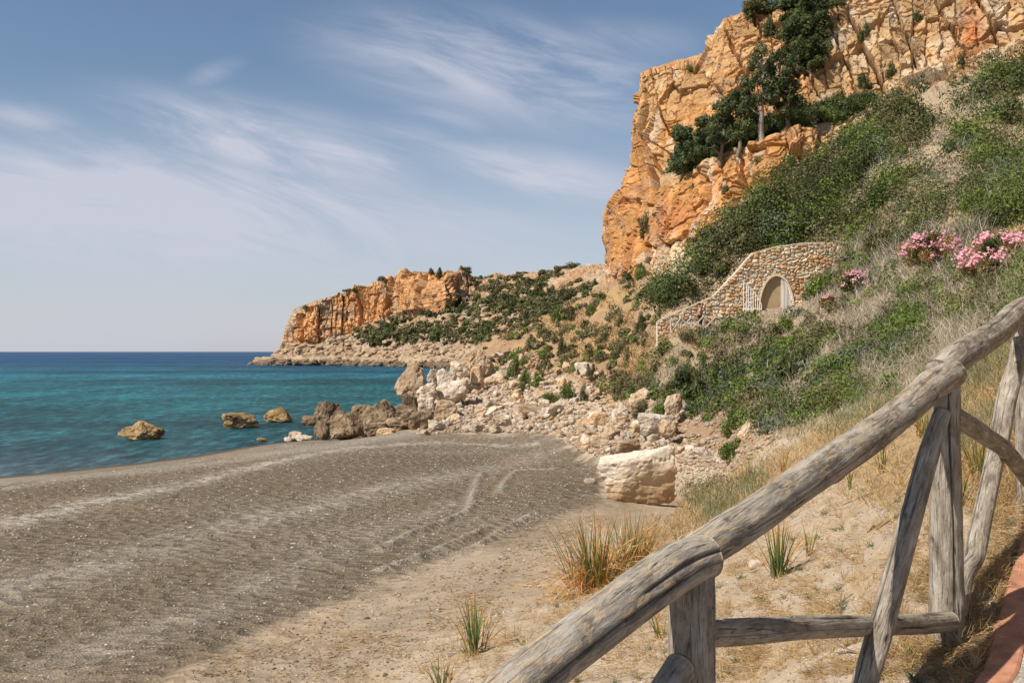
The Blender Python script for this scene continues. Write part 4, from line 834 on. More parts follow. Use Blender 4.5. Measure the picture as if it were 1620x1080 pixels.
# ------------------------------------------------------------------ foliage
def unit(v): return v / (np.linalg.norm(v, axis=-1, keepdims=True) + 1e-9)
def leaves(P, size, out=None, aspect=1.7, rnd=None):
    """one rhombic leaf per point"""
    n = len(P); d = rng.normal(size=(n, 3))
    nn = unit(d * 0.33 + (out if out is not None else 0)); u = unit(np.cross(nn, rng.normal(size=(n, 3)))); v = np.cross(nn, u)
    s = (size * rng.uniform(0.6, 1.3, n))[:, None] * 0.5
    V = np.stack([P - u * s * aspect, P - v * s * 0.75, P + u * s * aspect, P + v * s * 0.75], 1)
    Fc = np.arange(4 * n).reshape(n, 4); return V.reshape(-1, 3), Fc, (rng.random(n) if rnd is None else rnd)
def strands(B, T, width, bend=0.3):
    """thin tapering blades from B to T, 4 side points and a tip"""
    n = len(B); ax = T - B; L = np.linalg.norm(ax, axis=1, keepdims=True); side = unit(np.cross(ax, rng.normal(size=(n, 3)))) * np.asarray(width).reshape(-1, 1) * 0.5
    mid = (B + T) / 2 + rng.normal(size=(n, 3)) * L * bend * 0.3 + np.array([0, 0, 1]) * L * bend * 0.2
    V = np.stack([B - side, B + side, mid + side * 0.8, mid - side * 0.8, T], 1).reshape(-1, 3); i = np.arange(n)[:, None] * 5
    return V, np.concatenate([i, i + 1, i + 2, i + 3], 1), np.concatenate([i + 3, i + 2, i + 4], 1)
def clump_pts(n, lobes, R, r2, base=-0.15):
    """points on the shells of many lobes spread over an ellipsoid of radii R"""
    c = unit(rng.normal(size=(lobes, 3))); c[:, 2] = np.abs(c[:, 2]) * 1.1 + base; c = c * rng.uniform(0.45, 0.85, (lobes, 1)) * R
    k = rng.integers(lobes, size=n); o = unit(rng.normal(size=(n, 3))); rr = r2 * rng.uniform(0.55, 1.25, (lobes, 1))[k]
    P = c[k] + o * rr * rng.uniform(0.55, 1.05, (n, 1)) * R; return P, o, np.clip(0.5 + 0.28 * (rng.random(lobes)[k] - 0.5) * 2 + 0.25 * rng.normal(size=n), 0, 1)
def tube(pts, rad, seg=6):
    pts = np.array(pts, float); n = len(pts); t = unit(np.gradient(pts, axis=0)); ref = np.array([0.31, 0.77, 0.2]); a = unit(np.cross(t, ref)); b = np.cross(t, a)
    th = np.linspace(0, 2 * math.pi, seg, endpoint=False); V = pts[:, None] + (a[:, None] * np.cos(th)[None, :, None] + b[:, None] * np.sin(th)[None, :, None]) * np.asarray(rad).reshape(-1, 1, 1)
    i = np.arange(n - 1)[:, None]; j = np.arange(seg)[None]; j2 = (j + 1) % seg
    return V.reshape(-1, 3), np.stack(np.broadcast_arrays(i * seg + j, i * seg + j2, (i + 1) * seg + j2, (i + 1) * seg + j), -1).reshape(-1, 4)
def join(parts):
    Vs, Fs, o = [], [], 0
    for V, Fc in parts: Vs.append(V); Fs.append(Fc + o); o += len(V)
    return np.concatenate(Vs), np.concatenate(Fs)
def stems(n, R, seed=0):
    ps = []
    for k in range(n):
        d = unit(rng.normal(size=3) * np.array([1, 1, 0.3]) + np.array([0, 0, 0.9])) * R * rng.uniform(0.6, 0.95); m = d * 0.5 + rng.normal(size=3) * 0.06 * R
        ps.append(tube([(0, 0, -0.1), m, d], [0.045 * R.mean(), 0.03 * R.mean(), 0.012 * R.mean()], 5))
    return join(ps)
SHRUBV = {}
def shrub_variants():
    for kind, mat in (('dark', 'leaf_dark'), ('green', 'leaf_green'), ('olive', 'leaf_olive')):
        SHRUBV[kind] = []
        for k in range(5):
            R = np.array([1, 1, 1.0]); P, o, rd_ = clump_pts(2100, 16, R, 0.34, -0.1); P[:, 2] = np.maximum(P[:, 2], -0.25 + 0.1 * rng.random(len(P)))
            V, Fc, r = leaves(P, np.full(len(P), 0.085), o, 1.6, rd_); fol = mesh_np('shrub_foliage_' + kind, V, Fc, M[mat], fattr=r, smooth=False)
            V, Fc = stems(8, R); st = mesh_np('shrub_stem_' + kind, V, Fc, M['bark']); SHRUBV[kind].append((fol, st))
shrub_variants()
def shrub(px, py, w, h, kind, label, group, p=None, name='shrub', cat='shrub'):
    """px, py is the middle of the shrub in the photograph; w, h its size there"""
    if p is None: p = hit([px], [py + h * 0.42])[0]
    s = p[1] / F; r = empty(name, (p[0], p[1], p[2]), rng.uniform(0, 6.28)); sw = w * s / 2 * 0.92; r.scale = (sw, sw, h * s / 1.05)
    f_, st = SHRUBV[kind][rng.integers(5)]; link('foliage', f_, r); link('stem', st, r); tag(r, label, cat, group); return r
SH = [
 (812, 580, 26, 42, 'green', 'tall green shrub on the scree right of the pointed crag'),
 (832, 573, 26, 22, 'green', 'green shrub at the upper right of the tall scree shrub'),
 (830, 595, 24, 26, 'green', 'leafy green shrub just below the tall scree shrub'),
 (827, 613, 18, 20, 'green', 'small bright shrub at the bottom of the scree shrub cluster'),
 (858, 583, 28, 24, 'olive', 'upper half of a pair of round shrubs on the scree'),
 (853, 602, 36, 26, 'green', 'wide bright green shrub under a duller round one on the scree'),
 (870, 629, 36, 22, 'green', 'brightest green low shrub at the foot of the scree'),
 (897, 617, 28, 28, 'green', 'round green shrub touching the brightest low shrub'),
 (923, 623, 20, 30, 'olive', 'dark olive shrub right of the round green one at the slope foot'),
 (863, 557, 26, 24, 'green', 'green shrub on reddish soil at the top of the scree'),
 (888, 550, 20, 32, 'dark', 'tall dark shrub beside the green one at the top of the scree'),
 (840, 540, 26, 24, 'olive', 'olive shrub above the scree near the far slope'),
 (777, 573, 20, 14, 'olive', 'grey dry shrub beside the pointed tan crag'),
 (763, 576, 14, 12, 'green', 'tiny green shrub growing against the pointed tan crag'),
 (812, 628, 12, 10, 'green', 'tiny green tuft alone among the pale stones'),
 (880, 498, 20, 22, 'green', 'rounded green shrub on the crest near the far slope'),
 (903, 497, 18, 28, 'olive', 'grey leafed shrub on the crest right of the rounded green one'),
 (936, 490, 24, 18, 'green', 'rounded shrub on the grassy crest below the cliff tip'),
 (980, 508, 18, 24, 'olive', 'olive shrub on the grassy slope below the cliff tip'),
 (1015, 513, 22, 34, 'dark', 'tall dark round shrub on the grassy slope left of the wall'),
 (1012, 540, 14, 16, 'dark', 'small bluish round shrub under the tall dark one left of the wall'),
 (982, 527, 12, 16, 'dark', 'small dark shrub under the olive one on the grassy slope'),
 (957, 535, 20, 16, 'olive', 'brownish shrub in the middle of the grassy slope'),
 (982, 551, 24, 22, 'olive', 'rounded olive shrub in the centre of the straw slope'),
 (995, 565, 18, 28, 'olive', 'upright olive shrub right of the rounded one on the straw slope'),
 (965, 579, 18, 16, 'olive', 'small olive shrub low on the straw slope'),
 (933, 590, 18, 24, 'olive', 'lone olive shrub at the left of the straw slope'),
 (952, 592, 12, 14, 'olive', 'small shrub right of the lone olive one'),
 (985, 593, 18, 14, 'green', 'small green shrub above the white stones'),
 (980, 617, 26, 28, 'olive', 'bushy olive shrub at the edge of the white stones'),
 (1025, 607, 42, 30, 'olive', 'wide dull olive bush at the left end of the bank'),
 (1047, 651, 42, 28, 'green', 'green bush at the foot of the bank above the white boulders'),
 (1017, 648, 38, 22, 'olive', 'dull bush left of the green one at the foot of the bank'),
 (1113, 600, 74, 84, 'dark', 'biggest dark green bush on the bank below the path'),
 (1080, 590, 42, 52, 'dark', 'dark bush at the left side of the biggest one on the bank'),
 (1173, 622, 54, 54, 'green', 'round green bush right of the biggest bush on the bank'),
 (1212, 648, 38, 42, 'olive', 'olive bush above the pale rocks in the gully'),
 (1160, 668, 40, 40, 'green', 'bright green bush under the round green one in the gully'),
 (1160, 706, 56, 34, 'green', 'spiky green bush at the very foot of the gully'),
 (1253, 572, 62, 66, 'dark', 'dark green bush around the small orange rock'),
 (1243, 512, 42, 32, 'green', 'green bush in the grey scrub below the arched gate'),
 (1305, 452, 66, 42, 'green', 'bright green bush at the right end of the stone wall'),
 (1087, 533, 28, 22, 'olive', 'round bush in front of the low path railing'),
 (1050, 550, 26, 22, 'green', 'green bush under the left end of the stone wall'),
 (1100, 357, 36, 34, 'dark', 'dark round bush at the foot of the cliff'),
 (1177, 356, 54, 38, 'dark', 'wide dark bush at the cliff foot above the wall'),
 (1540, 318, 60, 60, 'green', 'fresh green bush high on the scrub slope above the oleanders'),
 (1395, 375, 70, 60, 'olive', 'feathery olive bush behind the upper corner of the wall'),
 (1440, 175, 60, 44, 'dark', 'dark bush at the upper edge of the scrub under the tan cliff'),
 (1370, 250, 60, 50, 'dark', 'dark bush on the scrub slope right of the rock band'),
]
def build_shrubs():
    for s in SH:
        g = 'shrubs of the scree and straw slope' if s[0] < 1040 and s[1] > 480 else 'bushes of the scrub slope'
        shrub(*s, g)
build_shrubs()
def hitmesh(G, PXg, PYg, px, py, rad=4.0):
    d = np.hypot(PXg - px, PYg - py); m = d < rad
    if not m.any(): m = d < d.min() + 2
    Ym = np.where(m, G[..., 1], 1e9); i = np.unravel_index(np.argmin(Ym), Ym.shape); return G[i]
CS = [
 (1367, 49, 28, 28, 'dark', 'dark bush clinging to the upper tan cliff face'), (1407, 103, 24, 26, 'dark', 'dark bush low on the tan cliff face, right one of a pair'),
 (1367, 116, 28, 26, 'dark', 'dark bush low on the tan cliff face, left one of a pair'), (1091, 101, 26, 11, 'green', 'small green shrub on the flat top of the orange cliff'),
 (1002, 280, 12, 14, 'olive', 'tiny shrub in the fissured sea corner of the cliff'), (1021, 353, 34, 36, 'olive', 'grey green bush on the sloping ledge at the cliff tip'),
 (1162, 312, 16, 16, 'olive', 'grey shrub hanging in the lower rock band'), (1098, 292, 10, 10, 'green', 'tiny green tuft in the lower rock band'),
 (1208, 267, 12, 14, 'green', 'small green tuft near the right of the lower rock band'), (1243, 270, 16, 16, 'green', 'green shrub where the lower rock band meets the slope'),
 (1524, 112, 16, 18, 'dark', 'small dark shrub at the right foot of the tan cliff'), (1195, 20, 62, 24, 'olive', 'olive scrub patch on the very top of the orange cliff'),
 (1215, 40, 26, 30, 'dark', 'dark bush just below the top edge of the orange cliff'), (1310, 95, 18, 16, 'olive', 'olive tuft on the tan face left of the bush pair'),
 (1450, 20, 22, 18, 'dark', 'dark tuft near the top of the tan cliff'), (1380, 160, 40, 30, 'dark', 'dark bush at the right end of the tree ledge'),
 (1345, 165, 44, 34, 'dark', 'dark bush beside the right end of the tree ledge'), (1310, 178, 44, 32, 'green', 'green bush on the middle of the tree ledge'), (1270, 190, 40, 28, 'green', 'green bush on the ledge right of the pale trunked tree'),
 (1325, 148, 36, 36, 'dark', 'dark upright bush above the green ledge bushes'), (1000, 440, 60, 36, 'dark', 'large dark bush mass at the foot of the cliff tip'), (965, 462, 44, 24, 'olive', 'olive bush at the lower end of the cliff tip'), (1018, 428, 28, 26, 'green', 'green bush at the foot of the cliff tip'),
]
for s in CS:
    shrub(*s, 'bushes on the cliff', p=hitmesh(CL, CLpx, CLpy, s[0], s[1] + s[3] * 0.40))

def tree(px, top, base, w, label, group, Gm, mat='leaf_dark', trunkmat=None, lean=0.0, name='tree', n=7500, low=0.25, hmesh=None, leaf=0.17):
    p = hitmesh(*Gm, px, base) if Gm is not None else hit([px], [base])[0]
    s = p[1] / F; Ht = (base - top) * s; R = w * s / 2
    r = empty(name, tuple(p)); pts = [np.array([0, 0, -0.4])]; d = np.array([lean, 0, 1.0])
    for k in range(6): pts.append(pts[-1] + d * Ht * 0.155 + rng.normal(size=3) * np.array([1, 1, 0]) * R * 0.07)
    rad = np.linspace(0.035, 0.010, 7) * Ht; parts = [tube(pts, rad, 8)]
    ends = []
    for k in range(13):
        i = rng.integers(1, 6); a = rng.uniform(0, 6.28); L = R * rng.uniform(0.45, 0.9) * (1 - 0.10 * i); e = pts[i] + np.array([math.cos(a) * L, math.sin(a) * L, Ht * rng.uniform(0.08, 0.22)])
        m = (pts[i] + e) / 2 + np.array([0, 0, -0.03 * Ht]); parts.append(tube([pts[i], m, e], [rad[i] * 0.6, rad[i] * 0.4, rad[i] * 0.12], 5)); ends.append(e)
    V, Fc = join(parts); link('trunk', mesh_np('trunk_mesh', V, Fc, trunkmat or M['bark']), r)
    L = 44; c = np.array([np.array([math.cos(a), math.sin(a), 0]) * R * q for a, q in zip(rng.uniform(0, 6.28, L), rng.uniform(0.1, 0.78, L) )]); zz = rng.uniform(low, 0.93, L); c *= np.sqrt(np.clip(1.15 - np.abs(zz - 0.5) * 1.5, 0.12, 1))[:, None]; c[:, 0] += lean * zz * Ht; c[:, 2] = zz * Ht
    c[:len(ends)] = np.array(ends)
    k = rng.integers(L, size=n); o = unit(rng.normal(size=(n, 3))); rr = R * 0.30 * rng.uniform(0.4, 1.2, L)[k][:, None]
    P = c[k] + o * rr * rng.uniform(0.3, 1.05, (n, 1)) * np.array([1, 1, 1.1]); lr = rng.random(L)[k]
    V, Fc, q = leaves(P, np.full(n, leaf), o, 1.7, np.clip(lr * 0.6 + rng.random(n) * 0.4, 0, 1)); link('crown', mesh_np('crown_mesh', V, Fc, M[mat], fattr=q, smooth=False), r)
    tag(r, label, 'tree', group); return r
TM = (CL, CLpx, CLpy); HM = (HL, HLpx, HLpy)
pale_bark = mat_plain('pale_bark', (0.34, 0.30, 0.25), 0.85, 9, 0.35, 0.01)
M['leaf_pine'] = mat_leaf('pine_foliage', [(0.028, 0.042, 0.016), (0.058, 0.080, 0.028), (0.10, 0.125, 0.044), (0.17, 0.185, 0.075)])
for a in [
 (1082, 196, 276, 44, 'dark tree at the lower left end of the cliff ledge', 'leaf_pine', None, 0.0),
 (1108, 180, 268, 48, 'dark tree second from the lower left end of the ledge', 'leaf_pine', None, 0.05),
 (1140, 150, 258, 50, 'dark narrow tree left of the pale trunked tree', 'leaf_pine', None, 0.1),
 (1168, 140, 246, 44, 'dark tree just left of the pale trunked tree on the ledge', 'leaf_pine', None, 0.05),
 (1208, 84, 226, 76, 'tallest ledge tree with pale bare trunks showing through', 'leaf_pine', pale_bark, 0.0),
 (1246, 104, 210, 44, 'slim dark tree right of the pale trunked tree', 'leaf_pine', None, 0.0),
 (1262, 20, 104, 56, 'dark tree in the gully below the cliff top', 'leaf_pine', None, 0.05),
 (1288, 60, 118, 36, 'small dark tree lowest in the cliff top gully', 'leaf_dark', None, 0.0),
 (1290, -14, 56, 46, 'dark tree at the top edge of the photo above the gully', 'leaf_pine', None, 0.0),
]: tree(a[0], a[1], a[2], a[3] * 1.3, a[4], 'trees on the cliff ledge', TM, a[5], a[6], a[7], low=0.12)
for px, py, w, h, kind, lab in [
 (679, 425, 13, 10, 'dark', 'round bush on the headland cliff top, left one of two'), (693, 428, 15, 17, 'dark', 'taller bush on the headland cliff top, right one of two'),
 (735, 437, 28, 10, 'dark', 'bushes on the saddle behind the headland cliff'), (762, 440, 16, 8, 'dark', 'low bush on the ridge right of the saddle bushes'), (792, 441, 14, 9, 'olive', 'small bush on the ridge middle between headland and village'),
 (812, 474, 34, 24, 'dark', 'large dark bush in the middle of the far slope'), (845, 457, 20, 22, 'dark', 'dark bush on the far slope below the umbrella tree'), (869, 455, 20, 18, 'dark', 'round dark bush, middle one of three on the far slope'),
 (889, 455, 22, 26, 'dark', 'tall dark bush, right one of three on the far slope'), (922, 450, 16, 14, 'olive', 'olive bush on the bare slope under the village'), (940, 441, 12, 12, 'dark', 'dark round bush on the bare slope nearest the village'),
 (905, 424, 44, 9, 'olive', 'long low bush on the ridge left of the village'), (548, 458, 20, 6, 'olive', 'low bush on the slanting top of the headland cliff'), (480, 478, 16, 6, 'olive', 'low bush on the seaward top of the headland cliff'), (606, 444, 24, 8, 'olive', 'low bush halfway up the headland cliff top'), (563, 460, 14, 6, 'dark', 'dark tuft on the headland cliff top beside a low bush'),
 (905, 460, 26, 12, 'olive', 'grey bush low on the bare far slope'), (870, 485, 40, 16, 'dark', 'dark bush band behind the crest shrubs')]:
    shrub(px, py, w, h, kind, lab, 'bushes on the headland', p=hitmesh(*HM, px, py + h * 0.45, 3))
tree(857, 425, 440, 17, 'umbrella shaped tree standing on the far ridge', 'trees on the far ridge', HM, 'leaf_olive', None, low=0.6, n=1500, leaf=0.5)
tree(882, 423, 438, 14, 'small ragged tree on the far ridge right of the umbrella tree', 'trees on the far ridge', HM, 'leaf_olive', None, low=0.45, n=1500, leaf=0.5)

# ---- ground cover nobody could count
def scrub(name, poly, ncl, rr, per, lf, mat, label, flat=0.8, G=None, minleaf=0.03, holes=None, thr=-9, feather=6.0):
    if isinstance(poly[0][0], (tuple, list)):
        q = np.concatenate([sample_poly(p, max(1, int(ncl * f_))) for p, f_ in zip(poly, holes)])
    else: q = sample_poly(poly, ncl)
    q = q + rng.normal(size=q.shape) * feather
    nz = fbm(P3(q[:, 0] / 38.0, q[:, 1] / 30.0, 0 * q[:, 0]), 3, 500 + len(name)); q = q[nz > thr]; ncl = len(q)
    C = hit(q[:, 0], q[:, 1]) if G is None else np.array([hitmesh(*G, a, b, 3) for a, b in q])
    r = rng.uniform(rr[0], rr[1], ncl); k = np.repeat(np.arange(ncl), per); n = len(k); sub = 5
    sc = unit(rng.normal(size=(ncl, sub, 3))) * rng.uniform(0.3, 0.8, (ncl, sub, 1)); j = rng.integers(sub, size=n)
    o = unit(rng.normal(size=(n, 3))); P = sc[k, j] + o * rng.uniform(0.2, 0.5, (n, 1)); P[:, 2] = np.abs(P[:, 2]) * flat
    P = C[k] + P * r[k][:, None]; s = np.maximum(minleaf, lf * C[k, 1]); tone = rng.random(ncl)[k] * 0.55 + rng.random((ncl, sub))[k, j] * 0.2 + rng.random(n) * 0.25
    V, Fc, q_ = leaves(P, s, o + np.array([0, 0, 0.4]), 1.6, tone)
    ob = link(name, mesh_np(name + '_mesh', V, Fc, M[mat], fattr=q_, smooth=False)); tag(ob, label, 'scrub', kind='stuff')
PA = [(1720, 20), (1600, 125), (1500, 140), (1400, 165), (1325, 240), (1310, 330), (1395, 340), (1345, 388), (1420, 420), (1450, 390), (1520, 380), (1720, 340)]
PB = [(1180, 405), (1235, 350), (1330, 315), (1400, 325), (1335, 388), (1200, 396)]
PC = [(1030, 488), (1062, 375), (1110, 350), (1140, 365), (1195, 340), (1205, 375), (1180, 405), (1130, 462), (1060, 493)]
PD = [(1190, 350), (1300, 262), (1325, 250), (1310, 320), (1230, 350), (1200, 400), (1180, 402)]
def streak(q, k, sx=70.0, sy=16.0, ang=-0.62):
    c, s_ = math.cos(ang), math.sin(ang); u = q[:, 0] * c + q[:, 1] * s_; v = -q[:, 0] * s_ + q[:, 1] * c; return fbm(P3(u / sx, v / sy, 0 * u), 3, k)
def bushes(prefix, where, polys, n, rr, per, lf, species, minleaf=0.02, feather=5.0, gap=-0.35, flat=0.95, k=700, sx=70.0, sy=16.0):
    """rounded bushes of several species side by side; species: list of (material, share, word)"""
    q = np.concatenate([sample_poly(p, max(1, int(n * f_))) for p, f_ in polys]); q = q + rng.normal(size=q.shape) * feather
    nz = streak(q, k, sx, sy); keep = nz > gap; q = q[keep]; nz = nz[keep]; C = hit(q[:, 0], q[:, 1])
    v = streak(q, k + 9, sx, sy) + rng.normal(size=len(q)) * 0.12; order = np.argsort(np.argsort(v)) / len(v); lo = 0
    for mat, share, word in species:
        sel = (order >= lo) & (order < lo + share); lo += share; Cs = C[sel]; m = len(Cs)
        if m == 0: continue
        r = rng.uniform(rr[0], rr[1], m) * np.where(rng.random(m) < 0.15, 1.4, 1.0); kk = np.repeat(np.arange(m), per); nn = len(kk); sub = 7
        sc = unit(rng.normal(size=(m, sub, 3)) + np.array([0, 0, 0.4])) * rng.uniform(0.35, 0.7, (m, sub, 1)); j = rng.integers(sub, size=nn); o = unit(rng.normal(size=(nn, 3)) + np.array([0, 0, 0.25]))
        P = sc[kk, j] + o * rng.uniform(0.30, 0.46, (nn, 1)); P[:, 2] = np.maximum(P[:, 2], -0.15) * flat; nrm = unit(o + unit(P) * 0.8)
        P = Cs[kk] + P * r[kk][:, None]; size = np.maximum(minleaf, lf * Cs[kk, 1]); tone = np.clip(rng.random(m)[kk] * 0.55 + rng.random((m, sub))[kk, j] * 0.25 + rng.random(nn) * 0.20, 0, 1)
        V, Fc, q_ = leaves(P, size, nrm, 1.7, tone); nm = prefix + '_scrub'
        ob = link(nm, mesh_np(nm + '_mesh', V, Fc, M[mat], fattr=q_, smooth=False)); tag(ob, f'{word} {where}', 'scrub', kind='stuff')
M['leaf_bluish'] = mat_leaf('bluish_foliage', [(0.05, 0.07, 0.04), (0.09, 0.12, 0.07), (0.14, 0.17, 0.10), (0.2, 0.23, 0.15)])
M['leaf_brown'] = mat_leaf('brownish_foliage', [(0.07, 0.05, 0.025), (0.13, 0.10, 0.05), (0.20, 0.16, 0.085), (0.30, 0.25, 0.15)])
bushes('slope', 'covering the slope under the cliff', [(PA, 0.60), (PB, 0.10), (PC, 0.14), ([(1320, 250), (1400, 180), (1420, 260), (1340, 320)], 0.08), ([(1190, 345), (1240, 300), (1300, 262), (1290, 290), (1215, 345)], 0.04), (PD, 0.04), ([(1175, 335), (1230, 285), (1330, 225), (1330, 260), (1250, 300), (1190, 350)], 0.05), ([(1380, 175), (1500, 125), (1640, 85), (1640, 150), (1500, 165), (1400, 200)], 0.06)], 1150, (0.7, 2.4), 380, 0.0019,
       [('leaf_brown', 0.07, 'brownish dry bushes'), ('leaf_dark', 0.36, 'dark green rounded bushes'), ('leaf_olive', 0.16, 'dull olive bushes'), ('leaf_green', 0.31, 'bright green bushes'), ('leaf_bluish', 0.10, 'grey green bushes')], gap=-0.05, flat=1.15)
PE = [(1045, 560), (1130, 525), (1200, 503), (1260, 480), (1300, 430), (1340, 400), (1420, 410), (1480, 385), (1700, 360), (1700, 470), (1500, 565), (1420, 605), (1300, 665), (1215, 690), (1130, 660), (1050, 640), (1030, 600)]
bushes('bank', 'on the bank below the path', [(PE, 0.62), ([(1440, 500), (1380, 520), (1300, 600), (1290, 640), (1360, 625), (1450, 540), (1480, 500)], 0.14), ([(1200, 560), (1240, 520), (1300, 560), (1240, 640), (1190, 640)], 0.1), ([(1060, 600), (1120, 540), (1170, 600), (1150, 660), (1080, 650)], 0.1), ([(1500, 400), (1640, 380), (1640, 450), (1500, 450)], 0.06)], 1400, (0.32, 0.8), 230, 0.0021,
       [('leaf_brown', 0.08, 'brownish dry bushes'), ('leaf_olive', 0.20, 'dull olive bushes'), ('leaf_green', 0.46, 'bright green low bushes'), ('leaf_dark', 0.14, 'dark green low bushes'), ('leaf_bluish', 0.12, 'grey green low bushes')], minleaf=0.022, gap=-0.10, k=740, sx=60, sy=15)
bushes('straw_slope', 'dotted over the straw slope', [([(880, 500), (960, 470), (1050, 450), (1050, 500), (1035, 560), (1040, 640), (960, 620), (890, 600), (840, 560)], 0.8), ([(1000, 600), (1060, 640), (1000, 650), (960, 625)], 0.2), ([(750, 565), (850, 500), (900, 485), (960, 455), (990, 460), (900, 545), (800, 585)], 0.35)], 260, (0.25, 0.8), 150, 0.0018,
       [('leaf_olive', 0.5, 'small olive bushes'), ('leaf_green', 0.3, 'small green bushes'), ('leaf_brown', 0.2, 'small brown bushes')], gap=-0.2, k=760, sx=40, sy=20)
LG = [(722, 470), (780, 450), (830, 455), (870, 470), (880, 500), (830, 530), (770, 545), (700, 540), (600, 545), (560, 530), (600, 508), (700, 495)]
scrub('headland_scrub', [LG, [(560, 530), (640, 500), (700, 496), (700, 520), (600, 550)], [(740, 450), (900, 430), (940, 450), (880, 500), (780, 480)]], 480, (1.2, 3.4), 110, 0.0021, 'leaf_dark', 'dark scrub spread over the slope of the headland', flat=0.55, G=HM, feather=2.0, holes=[0.55, 0.15, 0.3], thr=-0.12)
scrub('headland_undergrowth', [LG, [(740, 450), (900, 430), (940, 450), (880, 500), (780, 480)]], 620, (1.4, 3.6), 100, 0.0021, 'leaf_olive', 'dull brown green undergrowth on the headland slope', flat=0.5, G=HM, feather=3.0, holes=[0.6, 0.4], thr=-0.1)
scrub('ledge_scrub', [[(1062, 275), (1150, 238), (1230, 205), (1240, 185), (1160, 200), (1075, 240)], [(1235, 205), (1380, 172), (1380, 150), (1250, 180)], [(1245, 110), (1300, 100), (1310, 20), (1240, 30)], [(1190, 30), (1330, 5), (1300, -5), (1180, 18)]], 520, (0.6, 1.5), 220, 0.0018, 'leaf_dark', 'dark bushes filling the ledge between the trees', G=TM, feather=3.0, holes=[0.45, 0.25, 0.2, 0.1])
def strand_cover(name, polys, n, length, width, mat, label, lean=0.5, up=1.0, tonebias=0.0, cat='grass', flatlie=False, clump=0, thr=-9, feather=9.0):
    q = np.concatenate([sample_poly(p, int(n * f_)) for p, f_ in polys])
    q = q + rng.normal(size=q.shape) * feather
    nz = fbm(P3(q[:, 0] / 30.0, q[:, 1] / 22.0, 0 * q[:, 0]), 3, 600 + len(name)); q = q[nz > thr]
    if clump:
        cc = q[rng.integers(len(q), size=max(1, len(q) // clump))]; k = rng.integers(len(cc), size=len(q)); q = cc[k] + rng.normal(size=q.shape) * np.array([2.2, 1.0]) * rng.uniform(0.5, 1.5, (len(q), 1))
    B = hit(q[:, 0], q[:, 1]); m = len(B); L = length * rng.uniform(0.4, 1.2, m)[:, None]
    d = rng.normal(size=(m, 3)) * lean; d[:, 2] = 0.02 if flatlie else np.abs(rng.normal(size=m) * 0.3 + up); d = unit(d)
    if clump == 0 and not flatlie: B = B + rng.normal(size=(m, 3)) * np.array([1, 1, 0.3]) * L * 0.3
    if flatlie: B[:, 2] += rng.uniform(0.0, 0.02, m)
    w = np.maximum(width[0], width[1] * B[:, 1]) * rng.uniform(0.6, 1.3, m)
    V, Fq, Ft = strands(B, B + d * L, w, 0.35); rr = np.clip(rng.random(m) + tonebias, 0, 1)
    o = link(name, mesh_np(name + '_mesh', V, [Fq, Ft], M[mat], fattr=np.concatenate([rr, rr]), smooth=False)); tag(o, label, cat, kind='stuff')
strand_cover('dry_scrub', [(PE, 0.7), ([(1350, 400), (1480, 360), (1440, 430), (1300, 480), (1220, 510), (1300, 440)], 0.14), ([(1310, 350), (1400, 345), (1390, 400), (1340, 388)], 0.06), ([(1330, 480), (1500, 440), (1560, 520), (1420, 600), (1330, 600)], 0.2)], 45000, 0.52, (0.006, 0.00042), 'twig', 'pale dry twiggy scrub over the bank', 0.6, 0.9, 0.05, 'scrub', thr=-0.3)
strand_cover('upper_dry_scrub', [(PA, 0.6), (PD, 0.15), ([(1330, 400), (1640, 330), (1640, 420), (1400, 450), (1330, 440)], 0.4)], 22000, 0.9, (0.01, 0.0005), 'twig', 'grey dry twigs among the scrub of the upper slope', 0.6, 0.9, 0.0, 'scrub', thr=0.0)
MIDS = [(900, 520), (950, 480), (1050, 450), (1060, 470), (1035, 500), (1040, 560), (1020, 620), (960, 600), (900, 560)]
strand_cover('straw_grass', [(MIDS, 0.5), (PA, 0.30), ([(750, 565), (850, 500), (900, 485), (960, 455), (990, 460), (900, 545), (800, 585)], 0.2), ([(1200, 400), (1250, 340), (1320, 300), (1300, 330), (1230, 370)], 0.12), ([(1045, 520), (1180, 520), (1160, 545), (1050, 570)], 0.14)], 26000, 0.36, (0.01, 0.0006), 'straw', 'straw coloured dry grass on the slopes', 0.6, 0.8, thr=-0.12, feather=14.0)
NEARG = [(1010, 860), (1060, 790), (1180, 735), (1260, 690), (1420, 620), (1640, 540), (1640, 640), (1450, 690), (1300, 750), (1180, 800), (1080, 850)]
strand_cover('near_straw', [(NEARG, 0.8), ([(1300, 760), (1640, 650), (1640, 800), (1420, 840)], 0.2)], 26000, 0.22, (0.003, 0.00045), 'straw', 'dry golden grass on the bank behind the fence', 0.7, 0.8, 0.0, thr=-0.25)
strand_cover('green_grass', [([(1080, 780), (1130, 745), (1220, 740), (1200, 790), (1120, 830)], 0.25), ([(1210, 720), (1350, 640), (1480, 570), (1640, 520), (1640, 590), (1500, 620), (1350, 680)], 0.6), ([(1420, 640), (1640, 560), (1640, 700), (1540, 740)], 0.25)], 16000, 0.26, (0.004, 0.00045), 'grass_green', 'grey green grass in the dry grass of the bank', 0.35, 1.0, 0.0, thr=-0.2)
GND = [(640, 1079), (800, 960), (960, 880), (1060, 830), (1300, 760), (1640, 640), (1640, 900), (1560, 1079)]
strand_cover('straw_litter', [(GND, 0.55), ([(1150, 960), (1640, 760), (1640, 960), (1560, 1079), (1100, 1079)], 0.35), ([(850, 960), (960, 880), (1040, 830), (1080, 860), (960, 950)], 0.1)], 62000, 0.11, (0.0018, 0.00045), 'straw', 'trodden dry straw lying on the sand around the fence', 1.0, 0.1, -0.05, flatlie=True, thr=-0.12)
